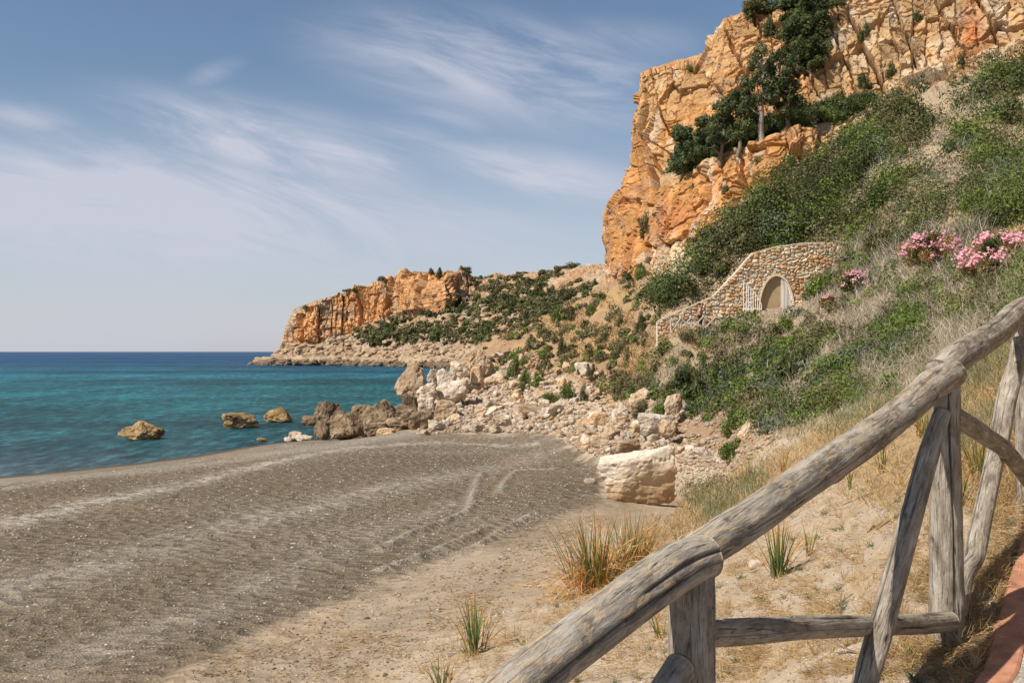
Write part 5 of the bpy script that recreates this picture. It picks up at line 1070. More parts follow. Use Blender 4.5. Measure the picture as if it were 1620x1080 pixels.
strand_cover('low_weeds', [(GND, 1.0)], 3500, 0.06, (0.004, 0.0006), 'grass_green', 'small green weeds in the sand by the fence', 0.8, 0.6, -0.3, clump=26)
strand_cover('sparse_straw', [(GND, 1.0)], 9000, 0.13, (0.0022, 0.0003), 'straw', 'short upright dry stalks in the sand by the fence', 0.5, 0.8, 0.0, clump=14)

# ------------------------------------------------------------------ stone retaining wall with the arched gate
def build_wall():
    Yw = 59.6; k = Yw / F
    top = np.array([(1040, 509), (1052, 503), (1128, 470), (1160, 437), (1191, 401), (1212, 395), (1234, 390), (1256, 387), (1278, 385), (1319, 385), (1338, 400), (1343, 432)], float)
    root = empty('stone_wall', tuple(at(1190, 520, Yw))); ox = np.array(root.location)
    ng, nv = 420, 190; pxs = np.linspace(1040, 1343, ng); tp = np.interp(pxs, top[:, 0], top[:, 1])
    x = (pxs - CX) * k; zt = H - (tp - HY) * k; zb = gz(x, np.full(ng, Yw)) - 0.5; zb = np.minimum(zb, zt - 0.3)
    t = np.linspace(0, 1, nv)[None]; X = np.broadcast_to(x[:, None], (ng, nv)); Z_ = zb[:, None] + (zt - zb)[:, None] * t
    wv = P3(X * 3.6, Z_ * 5.2, 0 * X); wv = wv + P3(fbm(wv * 0.7, 2, 61), fbm(wv * 0.7, 2, 65), 0 * X) * 0.35; wv[..., 2] = 0.5
    f1, f2, r1, r2 = worley(wv, 71); e = f2 - f1
    bulge = sstep(0.02, 0.30, e) * (0.05 + 0.05 * r1) + 0.015 * fbm(P3(X, Z_, 0 * X) * 9, 3, 3)
    V = P3(X, Yw - bulge, Z_)
    cs = np.array([(0.56, 0.37, 0.20), (0.60, 0.47, 0.31), (0.64, 0.55, 0.43), (0.52, 0.30, 0.15), (0.60, 0.43, 0.26), (0.60, 0.51, 0.39)])
    c = cs[(r2 * 5.999).astype(int)] * (0.85 + 0.3 * r1)[..., None]
    # the lower left and the right end carry redder stone
    mort = (1 - sstep(0.0, 0.09, e)) * 0.7; c = c * (0.85 + 0.3 * fbm(P3(X, Z_, 0 * X) * 1.2, 3, 12))[..., None]; c = c + (C3(0.46, 0.38, 0.28) - c) * mort[..., None]
    ax, az, ar, ah = (1228 - CX) * k, H - (492 - HY) * k, 26.5 * k, 55 * k      # arch centre, foot, half width, height
    def in_arch(X, Z_): return ((X - ax) / ar) ** 2 + (np.maximum(Z_ - az, 0) / ah) ** 2 < 1
    fc = gridfaces(ng, nv); keep = ~in_arch(X, Z_).ravel()[fc].any(1)
    mw = mat_vcol_rock('wall_stone', 0.03, 14)
    V0 = V.reshape(-1, 3) - ox
    link('stone_facing', mesh_np('stone_facing_mesh', V0, fc[keep], mw, vcol=c, smooth=True), root)
    # coping and end face
    d = 0.55; a = P3(x, np.full(ng, Yw - 0.03), zt + 0.06); b_ = P3(x, np.full(ng, Yw - 0.03), zt - 0.10); c_ = P3(x, np.full(ng, Yw + d), zt + 0.06); e_ = P3(x, np.full(ng, Yw + d), zt - 1.5)
    G = np.stack([b_, a, c_, e_], 1); G[:, :, 2] += (0.03 * fbm(P3(x * 3, x * 0, x * 0), 3, 8))[:, None]
    link('coping', mesh_np('coping_mesh', G.reshape(-1, 3) - ox, gridfaces(ng, 4), mat_plain('coping_stone', (0.55, 0.45, 0.32), 0.9, 6, 0.3, 0.02), smooth=False), root)
    e0 = np.array([[x[0], Yw - 0.06, zb[0]], [x[0], Yw + d, zb[0]], [x[0], Yw + d, zt[0]], [x[0], Yw - 0.06, zt[0]]]); e1 = e0.copy(); e1[:, 0] = x[-1]; e1[:2, 2] = zb[-1]; e1[2:, 2] = zt[-1]
    link('wall_end', mesh_np('wall_end_mesh', np.concatenate([e0, e1]) - ox, np.array([[0, 1, 2, 3], [4, 5, 6, 7]]), mat_plain('wall_end_stone', (0.58, 0.49, 0.37), 0.9, 5, 0.35, 0.03), smooth=False), root)
    # arch ring, reveal, boarded panel
    th = np.linspace(0, math.pi, 40); P = np.stack([ax + ar * np.cos(th), az + ah * np.sin(th)], 1); P = np.concatenate([[[ax + ar, az - 2.2]], P, [[ax - ar, az - 2.2]]])
    cen = np.array([ax, az]); Po = cen + (P - cen) * 1.07
    G = np.stack([P3(Po[:, 0], np.full(len(P), Yw - 0.02), Po[:, 1]), P3(Po[:, 0], np.full(len(P), Yw - 0.13), Po[:, 1]), P3(P[:, 0], np.full(len(P), Yw - 0.13), P[:, 1]), P3(P[:, 0], np.full(len(P), Yw + 0.5), P[:, 1])], 1)
    link('arch_surround', mesh_np('arch_surround_mesh', G.reshape(-1, 3) - ox, gridfaces(len(P), 4), mat_plain('pale_plaster', (0.60, 0.50, 0.36), 0.9, 8, 0.2, 0.01), smooth=False), root)
    n = len(P); pv = P3(P[:, 0] , np.full(n, Yw + 0.12), P[:, 1]); me = bpy.data.meshes.new('panel_mesh'); me.from_pydata([tuple(v - ox) for v in pv], [], [list(range(n))]); me.materials.append(mat_plain('sand_panel', (0.36, 0.27, 0.16), 0.8, 3, 0.12, 0.004)); link('panel', me, root)
    tag(root, 'retaining wall of orange and cream field stones with an arched opening', 'stone wall')
    wm = mat_plain('white_metal', (0.74, 0.72, 0.68), 0.5, 20, 0.08, 0.001)
    def bars(name, xs, z0, z1, Y, label, rails=True):
        r = empty(name, (xs[0], Y, float(np.mean(z0)))); o_ = np.array(r.location); 
        for xx, a_, b2 in zip(xs, z0, z1):
            Vv, Ff = tube([(xx, Y, a_), (xx, Y, (a_ + b2) / 2), (xx, Y, b2)], [0.022] * 3, 6); link('bar', mesh_np('bar_mesh', Vv - o_, Ff, wm), r)
        for zz in (0, 1):
            q = [(xx, Y - 0.01, (a_ + 0.12 if zz == 0 else b2 - 0.04)) for xx, a_, b2 in zip(xs, z0, z1)]
            Vv, Ff = tube(q, [0.026] * len(q), 6); link('rail', mesh_np('rail_mesh', Vv - o_, Ff, wm), r)
        tag(r, label, 'gate', 'white barred gates of the arch'); return r
    Z = lambda py: H - (py - HY) * k
    xs = (np.linspace(1236, 1253, 9) - CX) * k; tz = az + ah * np.sqrt(np.clip(1 - ((xs - ax) / (ar * 0.99)) ** 2, 0.02, 1))
    bars('barred_gate', xs, [Z(494)] * 9, tz, Yw - 0.02, 'white vertical bars closing the right part of the arched opening')
    xs = (np.array([1173.5, 1178, 1181, 1185, 1188.5, 1192, 1195.5, 1199, 1201.5]) - CX) * k
    bars('barred_gate', xs, [Z(493)] * 9, [Z(q) for q in (446, 450, 452, 456, 460, 465, 470, 476, 482)], Yw - 0.5, 'open white barred gate leaf standing left of the arched opening')
build_wall()
def build_railing():
    Y = 58.6; k = Y / F; xs = (np.array([1061, 1077, 1093.5, 1112.5, 1132, 1153, 1173.5, 1192]) - CX) * k; gzv = gz(xs, np.full(8, Y)); r = empty('wooden_fence', (xs[0], Y, gzv[0])); o_ = np.array(r.location)
    tops = [H - (q - HY) * k for q in (505, 500, 499.5, 498, 499, 497, 495, 491)]; wm = mat_plain('pale_grey_wood', (0.42, 0.36, 0.30), 0.85, 12, 0.3, 0.01)
    for i in range(8):
        V, Fc = tube([(xs[i], Y, gzv[i] - 0.2), (xs[i] + 0.02, Y, (tops[i] + gzv[i]) / 2), (xs[i], Y, tops[i])], [0.075, 0.07, 0.065], 8); link('post', mesh_np('post_mesh', V - o_, Fc, wm), r)
        if i < 7:
            for a, b in ((tops[i] - 0.1, max(gzv[i + 1], tops[i + 1] - 1.0) + 0.15), (max(gzv[i], tops[i] - 1.0) + 0.15, tops[i + 1] - 0.1)):
                V, Fc = tube([(xs[i], Y - 0.06, a), ((xs[i] + xs[i + 1]) / 2, Y - 0.06, (a + b) / 2), (xs[i + 1], Y - 0.06, b)], [0.045] * 3, 7); link('brace', mesh_np('brace_mesh', V - o_, Fc, wm), r)
    tag(r, 'small pale wooden railing of crossed poles along the path below the stone wall', 'fence')
build_railing()

def build_person():
    Y = 58.95; k = Y / F; x = (1108.5 - CX) * k; z0 = float(gz([x], [Y])[0]); top = H - (482.5 - HY) * k; Hh = 1.74; z0 = max(z0, top - Hh) if abs(z0 - (top - Hh)) < 0.25 else top - Hh
    root = empty('person', (x, Y, z0), 0.0)
    J = {'pel': (0, 0, .93), 'wai': (0, 0, 1.08), 'che': (-.03, .0, 1.28), 'nek': (-.06, 0, 1.46), 'hea': (-.09, 0, 1.56), 'cro': (-.10, 0, 1.68),
         'ls': (-.05, -.17, 1.41), 'le': (-.14, -.24, 1.16), 'lw': (-.30, -.20, 1.02), 'lh': (-.36, -.19, 1.0), 'rs': (-.05, .17, 1.41), 're': (-.10, .26, 1.15), 'rw': (-.20, .24, .93), 'rh': (-.22, .24, .86),
         'lt': (0, -.09, .88), 'lk': (-.04, -.10, .50), 'la': (0, -.10, .09), 'lf': (-.13, -.10, .03), 'rt': (0, .09, .88), 'rk': (.03, .11, .50), 'ra': (.10, .11, .09), 'rf': (-.03, .11, .03)}
    E = [('pel', 'wai'), ('wai', 'che'), ('che', 'nek'), ('nek', 'hea'), ('hea', 'cro'), ('che', 'ls'), ('ls', 'le'), ('le', 'lw'), ('lw', 'lh'), ('che', 'rs'), ('rs', 're'), ('re', 'rw'), ('rw', 'rh'),
         ('pel', 'lt'), ('lt', 'lk'), ('lk', 'la'), ('la', 'lf'), ('pel', 'rt'), ('rt', 'rk'), ('rk', 'ra'), ('ra', 'rf')]
    Rd = dict(pel=.13, wai=.125, che=.15, nek=.06, hea=.088, cro=.075, ls=.065, le=.045, lw=.03, lh=.032, rs=.065, re=.045, rw=.03, rh=.032, lt=.095, lk=.058, la=.038, lf=.035, rt=.095, rk=.058, ra=.038, rf=.035)
    ks = list(J); me = bpy.data.meshes.new('person_body_mesh'); me.from_pydata([J[a] for a in ks], [(ks.index(a), ks.index(b)) for a, b in E], [])
    me.materials.append(mat_plain('tanned_skin', (0.42, 0.22, 0.13), 0.6, 4, 0.1, 0.002))
    o = link('body', me, root); sk = o.modifiers.new('skin', 'SKIN'); ss = o.modifiers.new('sub', 'SUBSURF'); ss.render_levels = 2; ss.levels = 2
    for i, a in enumerate(ks): me.skin_vertices[0].data[i].radius = (Rd[a] * 1.1, Rd[a] * 0.9); me.skin_vertices[0].data[i].use_root = (a == 'pel')
    # shorts
    sm = mat_plain('black_cloth', (0.015, 0.017, 0.022), 0.9, 20, 0.2, 0.002)
    def ring(cx, cy, z, rx, ry): th = np.linspace(0, 2 * math.pi, 16, endpoint=False); return np.stack([cx + rx * np.cos(th), cy + ry * np.sin(th), np.full(16, z)], 1)
    parts = []
    for sy, kx in ((-1, -.02), (1, .02)):
        rs = [ring(0, sy * .07, 1.03, .135, .115), ring(0, sy * .08, .88, .14, .12), ring(kx, sy * .10, .70, .12, .105), ring(kx, sy * .10, .52, .11, .095)]
        V = np.concatenate(rs); i = np.arange(3)[:, None]; j = np.arange(16)[None]; j2 = (j + 1) % 16
        parts.append((V, np.stack(np.broadcast_arrays(i * 16 + j, i * 16 + j2, (i + 1) * 16 + j2, (i + 1) * 16 + j), -1).reshape(-1, 4)))
    V, Fc = join(parts); link('shorts', mesh_np('shorts_mesh', V, Fc, sm), root)
    V, Fc = ico(3); V = V * np.array([.105, .10, .085]) + np.array([-.085, 0, 1.665]); link('hair', mesh_np('hair_mesh', V + 0.01 * fbm(V * 30, 2, 3)[:, None], Fc, mat_plain('dark_hair', (0.02, 0.014, 0.01), 0.7, 40, 0.3, 0.003)), root)
    V, Fc = ico(2); link('nose', mesh_np('nose_mesh', V * .016 + np.array([-.19, 0, 1.575]), Fc, me.materials[0]), root)
    tag(root, 'shirtless person in black shorts standing at the path railing', 'person')
build_person()

# ------------------------------------------------------------------ foreground fence of weathered logs
def log_mesh(pts, rad, name, seed, bark=0.5, cracks=2, knots=3, nc=84, step=0.011, flare=None):
    r = np.random.default_rng(seed); pts = np.array(pts, float); rad = np.array(rad, float)
    seg = np.linalg.norm(np.diff(pts, axis=0), axis=1); s = np.concatenate([[0], np.cumsum(seg)]); L = s[-1]; n = int(L / step) + 2; u = np.linspace(0, L, n)
    # smooth the centre line
    C = np.stack([np.interp(u, s, pts[:, k]) for k in range(3)], 1); Rr = np.interp(u, s, rad); w = max(3, int(0.16 / step)); ker = np.hanning(2 * w + 1); ker /= ker.sum()
    pad = lambda a: np.concatenate([2 * a[0] - a[1:w + 1][::-1], a, 2 * a[-1] - a[-w - 1:-1][::-1]])
    C = np.stack([np.convolve(pad(C[:, k]), ker, 'valid') for k in range(3)], 1); Rr = np.convolve(pad(Rr), ker, 'valid')
    t = unit(np.gradient(C, axis=0)); a = np.array([0, 0, 1.0]) if abs(t[0, 2]) < 0.8 else np.array([0, -1.0, 0]); A_ = unit(np.cross(t, a)); B_ = np.cross(A_, t)
    th = np.linspace(0, 2 * math.pi, nc, endpoint=False); TH, U = np.meshgrid(th, u, indexing='xy')       # (n, nc)
    cp = P3(np.cos(TH) * 1.2, np.sin(TH) * 1.2, U * 1.6) + seed * 5.3
    rr = 1 + 0.07 * fbm(cp * 1.3, 3, 1) + 0.025 * fbm(P3(np.cos(TH) * 5, np.sin(TH) * 5, U * 3) + seed, 3, 4) + 0.018 * fbm(P3(np.cos(TH) * 14, np.sin(TH) * 14, U * 5) + seed, 3, 7)
    crack = np.ones_like(TH)
    for c in range(cracks):
        t0 = r.uniform(0, 6.28); a0, a1 = sorted(r.uniform(-0.1 * L, 1.1 * L, 2)); ph = t0 + 0.25 * fbm(P3(U * 1.5, 0 * U, 0 * U) + seed + c * 3, 3, 9); dd = np.abs((TH - ph + math.pi) % (2 * math.pi) - math.pi) * Rr[:, None]
        m = np.exp(-(dd / 0.0042) ** 2) * sstep(0, 0.12, np.minimum(U - a0, a1 - U)); rr -= m * 0.13; crack *= 1 - 0.85 * m
    for c in range(knots):
        t0, u0, kr = r.uniform(0, 6.28), r.uniform(0.05, L - 0.05), r.uniform(0.012, 0.025)
        dd = np.hypot(((TH - t0 + math.pi) % (2 * math.pi) - math.pi) * Rr[:, None], (U - u0) * 0.8); rr += 0.10 * np.exp(-(dd / (kr * 2.0)) ** 2) - 0.22 * np.exp(-(dd / (kr * 0.5)) ** 2); crack *= 1 - 0.8 * np.exp(-(dd / (kr * 0.45)) ** 2)
    if flare is not None: rr = rr * np.interp(U, *flare)
    R_ = Rr[:, None] * rr; V = C[:, None] + (A_[:, None] * np.cos(TH)[..., None] + B_[:, None] * np.sin(TH)[..., None]) * R_[..., None]
    uv = np.stack([TH * Rr.mean(), U], -1).reshape(-1, 2); base = n * nc
    i = np.arange(n - 1)[:, None]; j = np.arange(nc)[None]; j2 = (j + 1) % nc
    Fq = np.stack(np.broadcast_arrays(i * nc + j, (i + 1) * nc + j, (i + 1) * nc + j2, i * nc + j2), -1).reshape(-1, 4)
    Vl = [V.reshape(-1, 3)]; Fl = []; nb = base; uvl = [uv]; cr = [crack.ravel()]
    for end, idx, sg in ((0, 0, -1), (1, n - 1, 1)):                # sawn end: a bevel ring, then rings to the heart
        prev = idx * nc + np.arange(nc)
        for q, off in ((0.93, 0.006), (0.6, 0.008), (0.25, 0.008)):
            ring = C[idx] + (V[idx] - C[idx]) * q + t[idx] * sg * off; Vl.append(ring); uvl.append(np.stack([np.cos(th) * q * Rr[idx], u[idx] + np.sin(th) * q * Rr[idx]], 1)); rad_crack = 1 - 0.8 * np.exp(-((th - 1.0 - seed % 5) / 0.05) ** 2); cr.append(rad_crack)
            cur = nb + np.arange(nc); p2 = np.roll(prev, -1); c2 = np.roll(cur, -1); f = np.stack([prev, p2, c2, cur], 1); Fl.append(f if sg > 0 else f[:, ::-1]); prev = cur; nb += nc
        Vl.append((C[idx] + t[idx] * sg * 0.008)[None]); uvl.append(np.array([[0, u[idx]]])); cr.append(np.array([0.4])); f = np.stack([prev, np.roll(prev, -1), np.full(nc, nb)], 1); Fl.append(f if sg > 0 else f[:, ::-1]); nb += 1
    tri = [f for f in Fl if f.shape[1] == 3]; quad = [Fq] + [f for f in Fl if f.shape[1] == 4]
    V = np.concatenate(Vl); uv = np.concatenate(uvl); cr = np.concatenate(cr)
    return mesh_np(name, V, [np.concatenate(quad), np.concatenate(tri)], M['wood'], vattr={'crack': cr, 'bark': np.full(len(V), bark)}, uv=uv)
def iY(px, a, b):  # distance along the fence line between two posts given by (px, Y)
    t = (px - a[0]) / (b[0] - a[0]); return 1 / ((1 - t) / a[1] + t / b[1])
FP = [(697, 2.23), (1092, 2.98), (1497, 4.45), (1622, 6.2), (1700, 8.3)]
def build_fence():
    root = empty('wooden_fence', (1.9, 4.45, 4.6)); o_ = np.array(root.location)
    def add(kind, pts, rad, seed, **kw):
        P = np.array([at(*p) for p in pts]); me = log_mesh(P - o_, rad, kind + '_mesh', seed, **kw); return link(kind, me, root)
    g = lambda px, Y: float(gz([(px - CX) / F * Y], [Y])[0])
    def py(Y, z): return HY + (H - z) * F / Y
    # posts
    add('post', [(1094, py(2.98, g(1094, 2.98) - 0.25), 2.98), (1095, 1150, 2.98), (1094, 905, 2.98), (1093, 885, 2.98)], [0.074, 0.071, 0.069, 0.066], 11, bark=0.15, cracks=4, knots=2)
    add('post', [(1499, py(4.45, g(1499, 4.45) - 0.2), 4.45), (1499, 1040, 4.45), (1497, 850, 4.45), (1494, 700, 4.46), (1495, 598, 4.46)], [0.078, 0.076, 0.072, 0.066, 0.064], 12, bark=0.1, cracks=4, knots=4)
    add('post', [(1624, py(6.2, g(1624, 6.2) - 0.2), 6.2), (1624, 700, 6.2), (1622, 505, 6.2)], [0.066, 0.064, 0.062], 13, bark=0.1, cracks=3, knots=2)
    x0 = at(697, 1100, 2.23)[0]
    add('post', [(660, py(2.2, g(660, 2.2) - 0.2), 2.2), (660, 1190, 2.2)], [0.07, 0.068], 14, bark=0.1)
    # hand rails
    Y = lambda px: iY(px, *( (FP[0], FP[1]) if px < 1092 else (FP[1], FP[2]) if px < 1497 else (FP[2], FP[3])))
    add('rail', [(600, 1290, 2.08), (697, 1202, 2.23), (790, 1112, Y(790)), (880, 1037, Y(880)), (960, 978, Y(960)), (1030, 925, Y(1030)), (1075, 893, Y(1075)), (1118, 880, 3.01)], [0.068, 0.068, 0.067, 0.068, 0.069, 0.070, 0.073, 0.064], 21, bark=1.0, cracks=5, knots=3, step=0.009)
    add('rail', [(1085, 884, 3.07), (1130, 858, 3.13), (1200, 812, Y(1200)), (1267, 765, Y(1267)), (1330, 722, Y(1330)), (1394, 678, Y(1394)), (1440, 640, Y(1440)), (1478, 606, Y(1478)), (1508, 590, 4.46)], [0.058, 0.061, 0.063, 0.062, 0.067, 0.064, 0.065, 0.068, 0.062], 22, bark=0.9, cracks=4, knots=5, step=0.009)
    add('rail', [(1484, 590, 4.55), (1505, 572, 4.62), (1528, 556, 4.8), (1556, 539, 5.15), (1581, 523, 5.5), (1600, 503, 5.8), (1622, 488, 6.2), (1660, 470, 7.1), (1700, 452, 8.3)], [0.066, 0.070, 0.069, 0.068, 0.070, 0.074, 0.078, 0.07, 0.07], 23, bark=0.45, cracks=4, knots=3)
    # crossed braces
    add('brace', [(1491, 652, 4.28), (1470, 715, 4.2), (1432, 850, 4.03), (1398, 975, 3.88), (1368, 1085, 3.78), (1300, 1310, 3.5)], [0.036, 0.044, 0.046, 0.048, 0.047, 0.047], 31, bark=0.15, cracks=3, knots=3)
    add('brace', [(1100, 1003, 3.03), (1170, 1000, 3.22), (1270, 992, 3.52), (1380, 989, 3.92), (1450, 987, 4.2), (1503, 983, 4.38)], [0.041, 0.043, 0.042, 0.041, 0.042, 0.044], 32, bark=0.35, cracks=3, knots=3)
    add('brace', [(1505, 655, 4.58), (1545, 680, 4.9), (1585, 706, 5.3), (1610, 735, 5.65), (1650, 790, 6.3)], [0.044, 0.046, 0.045, 0.045, 0.045], 33, bark=0.3, cracks=2, knots=2)
    add('brace', [(1615, 540, 6.02), (1610, 572, 5.95), (1592, 632, 5.75), (1583, 690, 5.6), (1570, 745, 5.4), (1555, 815, 5.15), (1541, 880, 4.95), (1524, 905, 4.75), (1516, 975, 4.6)], [0.05, 0.052, 0.055, 0.053, 0.049, 0.049, 0.052, 0.046, 0.034], 34, bark=0.15, cracks=3, knots=3)
    add('brace', [(1078, 1052, 2.84), (1050, 1098, 2.76), (990, 1190, 2.6), (930, 1300, 2.45)], [0.043, 0.044, 0.045, 0.045], 35, bark=0.1, cracks=3, knots=1)
    tag(root, 'rustic fence of thick grey weathered logs beside the path', 'fence')
build_fence()

# ------------------------------------------------------------------ path with its terracotta kerb
def build_path():
    L = np.array([(-2.2, -1.0), (-0.2, 1.7), (0.98, 2.95), (1.97, 4.15), (3.09, 5.95), (4.2, 7.9), (5.6, 10.2)]); s = np.concatenate([[0], np.cumsum(np.linalg.norm(np.diff(L, axis=0), axis=1))])
    n = 260; u = np.linspace(0, s[-1], n); C = np.stack([np.interp(u, s, L[:, k]) for k in range(2)], 1); t = np.gradient(C, axis=0); t /= np.linalg.norm(t, axis=1)[:, None]; nr = np.stack([t[:, 1], -t[:, 0]], 1)
    def zz(P):
        y = np.maximum(P[:, 1], 1.25); return np.where(P[:, 1] > 1.3, gz(P[:, 0] * y / np.maximum(P[:, 1], 0.3) * 0 + P[:, 0], y), 4.33)
    zc = np.interp(u, s, PATHZ)
    W_ = np.linspace(0.132, 1.7, 14); G = np.stack([np.concatenate([C + nr * w, (zc + 0.035)[:, None]], 1) for w in W_], 1)
    m, nt, b = new_mat('path_surface'); v = coords(nt); n1 = tex(nt, 'ShaderNodeTexNoise', 3, v, Detail=6.0); n2 = tex(nt, 'ShaderNodeTexVoronoi', 90, v)
    r = ramp(nt, [(0.3, (0.25, 0.21, 0.17)), (0.7, (0.38, 0.33, 0.27))]); nt.links.new(n1.outputs[0], r.inputs[0]); r2 = ramp(nt, [(0.0, 0.6), (1.0, 1.35)]); sc = N(nt, 'ShaderNodeSeparateColor'); nt.links.new(n2.outputs['Color'], sc.inputs[0]); nt.links.new(sc.outputs[0], r2.inputs[0])
    nt.links.new(mixc(nt, r.outputs[0], r2.outputs[0], 0.7, 'MULTIPLY'), b.inputs['Base Color']); bump(nt, b, n2.outputs['Distance'], 0.5, -0.006)
    o = link('path', mesh_np('path_mesh', G.reshape(-1, 3), gridfaces(n, 14), m)); tag(o, 'grey gravelly path beside the log fence', 'path', kind='structure')
    # kerb of terracotta slabs: one long edging with joints
    prof = [(0.0, -0.12), (0.0, 0.030), (0.012, 0.042), (0.118, 0.042), (0.13, 0.034), (0.13, -0.12)]
    joint = np.abs((u / 0.42) % 1 - 0.5) * 0.84; dip = -0.008 * np.exp(-((0.42 - joint) / 0.008) ** 2)
    wob = 0.006 * fbm(P3(u * 2, 0 * u, 0 * u), 3, 4)
    G = np.stack([np.concatenate([C + nr * (a + wob[:, None] * 2), (zc + b_ + (dip if b_ > 0 else 0) + wob)[:, None]], 1) for a, b_ in prof], 1)
    o = link('kerb', mesh_np('kerb_mesh', G.reshape(-1, 3), gridfaces(n, len(prof)), mat_plain('terracotta', (0.40, 0.19, 0.115), 0.9, 9, 0.45, 0.008), smooth=False)); tag(o, 'weathered terracotta kerb edging the path', 'kerb', kind='structure')
build_path()

# ------------------------------------------------------------------ foreground plants
GRN = C3(0.085, 0.125, 0.035); GRN2 = C3(0.16, 0.22, 0.055); ORG = C3(0.50, 0.205, 0.04); STR = C3(0.56, 0.34, 0.12); PALES = C3(0.66, 0.52, 0.30)
def blades(n, L, spread, dry, width=0.016, seed=0, droop=0.5, base_r=0.05):
    r = np.random.default_rng(seed); Vs, Fs, Cs, off = [], [], [], 0; K = 8
    for i in range(n):
        isdry = r.random() < dry; a = r.uniform(0, 6.28); tilt = abs(r.normal()) * spread * (1.6 if isdry else 0.7); ln = L * r.uniform(0.5, 1.05) * (0.85 if isdry else 1)
        b = np.array([math.cos(a), math.sin(a), 0]) * base_r * r.random(); out = np.array([math.cos(a + r.normal() * .4), math.sin(a + r.normal() * .4), 0])
        p = b.copy(); d = unit(out * math.sin(min(tilt, 1.4)) + np.array([0, 0, math.cos(min(tilt, 1.4))])); side = unit(np.cross(d, np.array([0, 0, 1.0]) + out * 0.3)); tw = r.normal() * (0.25 if not isdry else 0.8); w0 = width * r.uniform(0.7, 1.25) * (0.75 if isdry else 1)
        dr = droop * r.uniform(0.2, 1.0) * (3.6 if isdry else 1); pts = []
        for k in range(K):
            f = k / (K - 1); w = w0 * (1 - f) ** 0.55 * (0.75 + 0.5 * f) if k < K - 1 else 0.0008
            pts += [p - side * w / 2, p + np.cross(d, side) * w * 0.12, p + side * w / 2]
            tip = np.clip((f - r.uniform(0.45, 0.8)) * 3, 0, 1)
            base = (STR if r.random() < .35 else ORG) if isdry else GRN + (GRN2 - GRN) * f
            c = base + ((ORG if not isdry else PALES) - base) * tip; Cs += [c * r.uniform(0.8, 1.15)] * 3
            p = p + d * ln / (K - 1); d = unit(d + np.array([0, 0, -1]) * dr * 0.21 + out * 0.03 + (r.normal(size=3) * (0.13 if isdry else 0.02))); side = unit(side + np.cross(d, side) * tw * 0.2); side = unit(side - d * (side @ d))
            p[2] = max(p[2], 0.004)
        Vs.append(np.array(pts)); j = np.arange(K - 1)[:, None] * 3 + off; Fs.append(np.concatenate([np.stack([j[:, 0], j[:, 0] + 1, j[:, 0] + 4, j[:, 0] + 3], 1), np.stack([j[:, 0] + 1, j[:, 0] + 2, j[:, 0] + 5, j[:, 0] + 4], 1)])); off += 3 * K
    return np.concatenate(Vs), np.concatenate(Fs), np.array(Cs)
TUFTS = [
 # px, base py, width px, height px, share dry, blades, label
 (752, 1036, 84, 96, 0.30, 46, 'green strap leafed tuft with orange tips on the sandy bank edge', 0.35),
 (945, 930, 150, 122, 0.78, 190, 'largest tuft of orange dry strap leaves beside the hand rail', 0.55),
 (1000, 895, 90, 96, 0.82, 90, 'orange dry tuft touching the right of the largest one', 0.5),
 (1232, 912, 70, 92, 0.30, 46, 'neat green tuft with orange tips under the hand rail', 0.3),
 (700, 1096, 60, 66, 0.6, 24, 'orange tipped tuft cut by the bottom edge of the photo', 0.5),
 (905, 990, 60, 30, 0.9, 40, 'flattened dry tuft lying under the largest orange one', 0.9),
 (1280, 880, 24, 62, 0.3, 8, 'thin green shoots right of the neat green tuft', 0.2),
 (1395, 750, 26, 60, 0.3, 9, 'slim pair of green shoots in the bare sand', 0.15),
 (1345, 775, 18, 40, 0.4, 7, 'thin shoot left of the slim pair in the bare sand', 0.2),
 (1160, 872, 40, 44, 0.85, 16, 'small dry tuft right behind the big log joint', 0.6),
 (1045, 1010, 44, 70, 0.55, 14, 'wide leafed tuft left of the nearest post', 0.5),
 (1550, 760, 70, 84, 0.55, 46, 'tall orange green tuft behind the leaning brace', 0.4),
 (1460, 690, 60, 60, 0.75, 34, 'orange tuft left of the middle post', 0.5),
 (1600, 690, 60, 80, 0.6, 40, 'orange tuft between the two right posts', 0.45),
 (1520, 800, 40, 60, 0.45, 18, 'loose green leaves at the right of the middle post', 0.5),
 (1240, 745, 30, 44, 0.8, 16, 'dry upright tuft on the far side of the long rail', 0.3),
 (1180, 770, 26, 40, 0.6, 14, 'dry tuft among the grey green grass', 0.3),
 (1590, 630, 44, 40, 0.5, 22, 'green tuft on the bank above the rail', 0.4),
 (1560, 575, 30, 30, 0.2, 16, 'small fresh green tuft above the rail', 0.5),
 (1440, 1040, 36, 26, 0.1, 16, 'small bright green weed at the foot of the middle post', 0.7),
 (1095, 880, 60, 46, 0.8, 20, 'dry leaves right of the large log joint', 0.7),
]
def build_tufts():
    for i, (px, py, w, h, dry, n, lab, sp) in enumerate(TUFTS):
        p = hit([px], [py])[0]; s = p[1] / F; V, Fc, c = blades(int(n * (2.4 if n > 60 else 1.6)), h * s * 1.12, sp, dry, max(0.008, min(0.022, 2.6 * s)) * (1.0 if n > 12 else 0.9), 70 + i, 0.45, w * s * (0.30 if n > 60 else 0.2))
        o = link('strap_leaf_plant', mesh_np('strap_leaf_mesh', V, Fc, M['blade'], vcol=c)); o.location = p - np.array([0, 0, 0.01]); tag(o, lab, 'plant', 'strap leafed plants of the bank')
build_tufts()

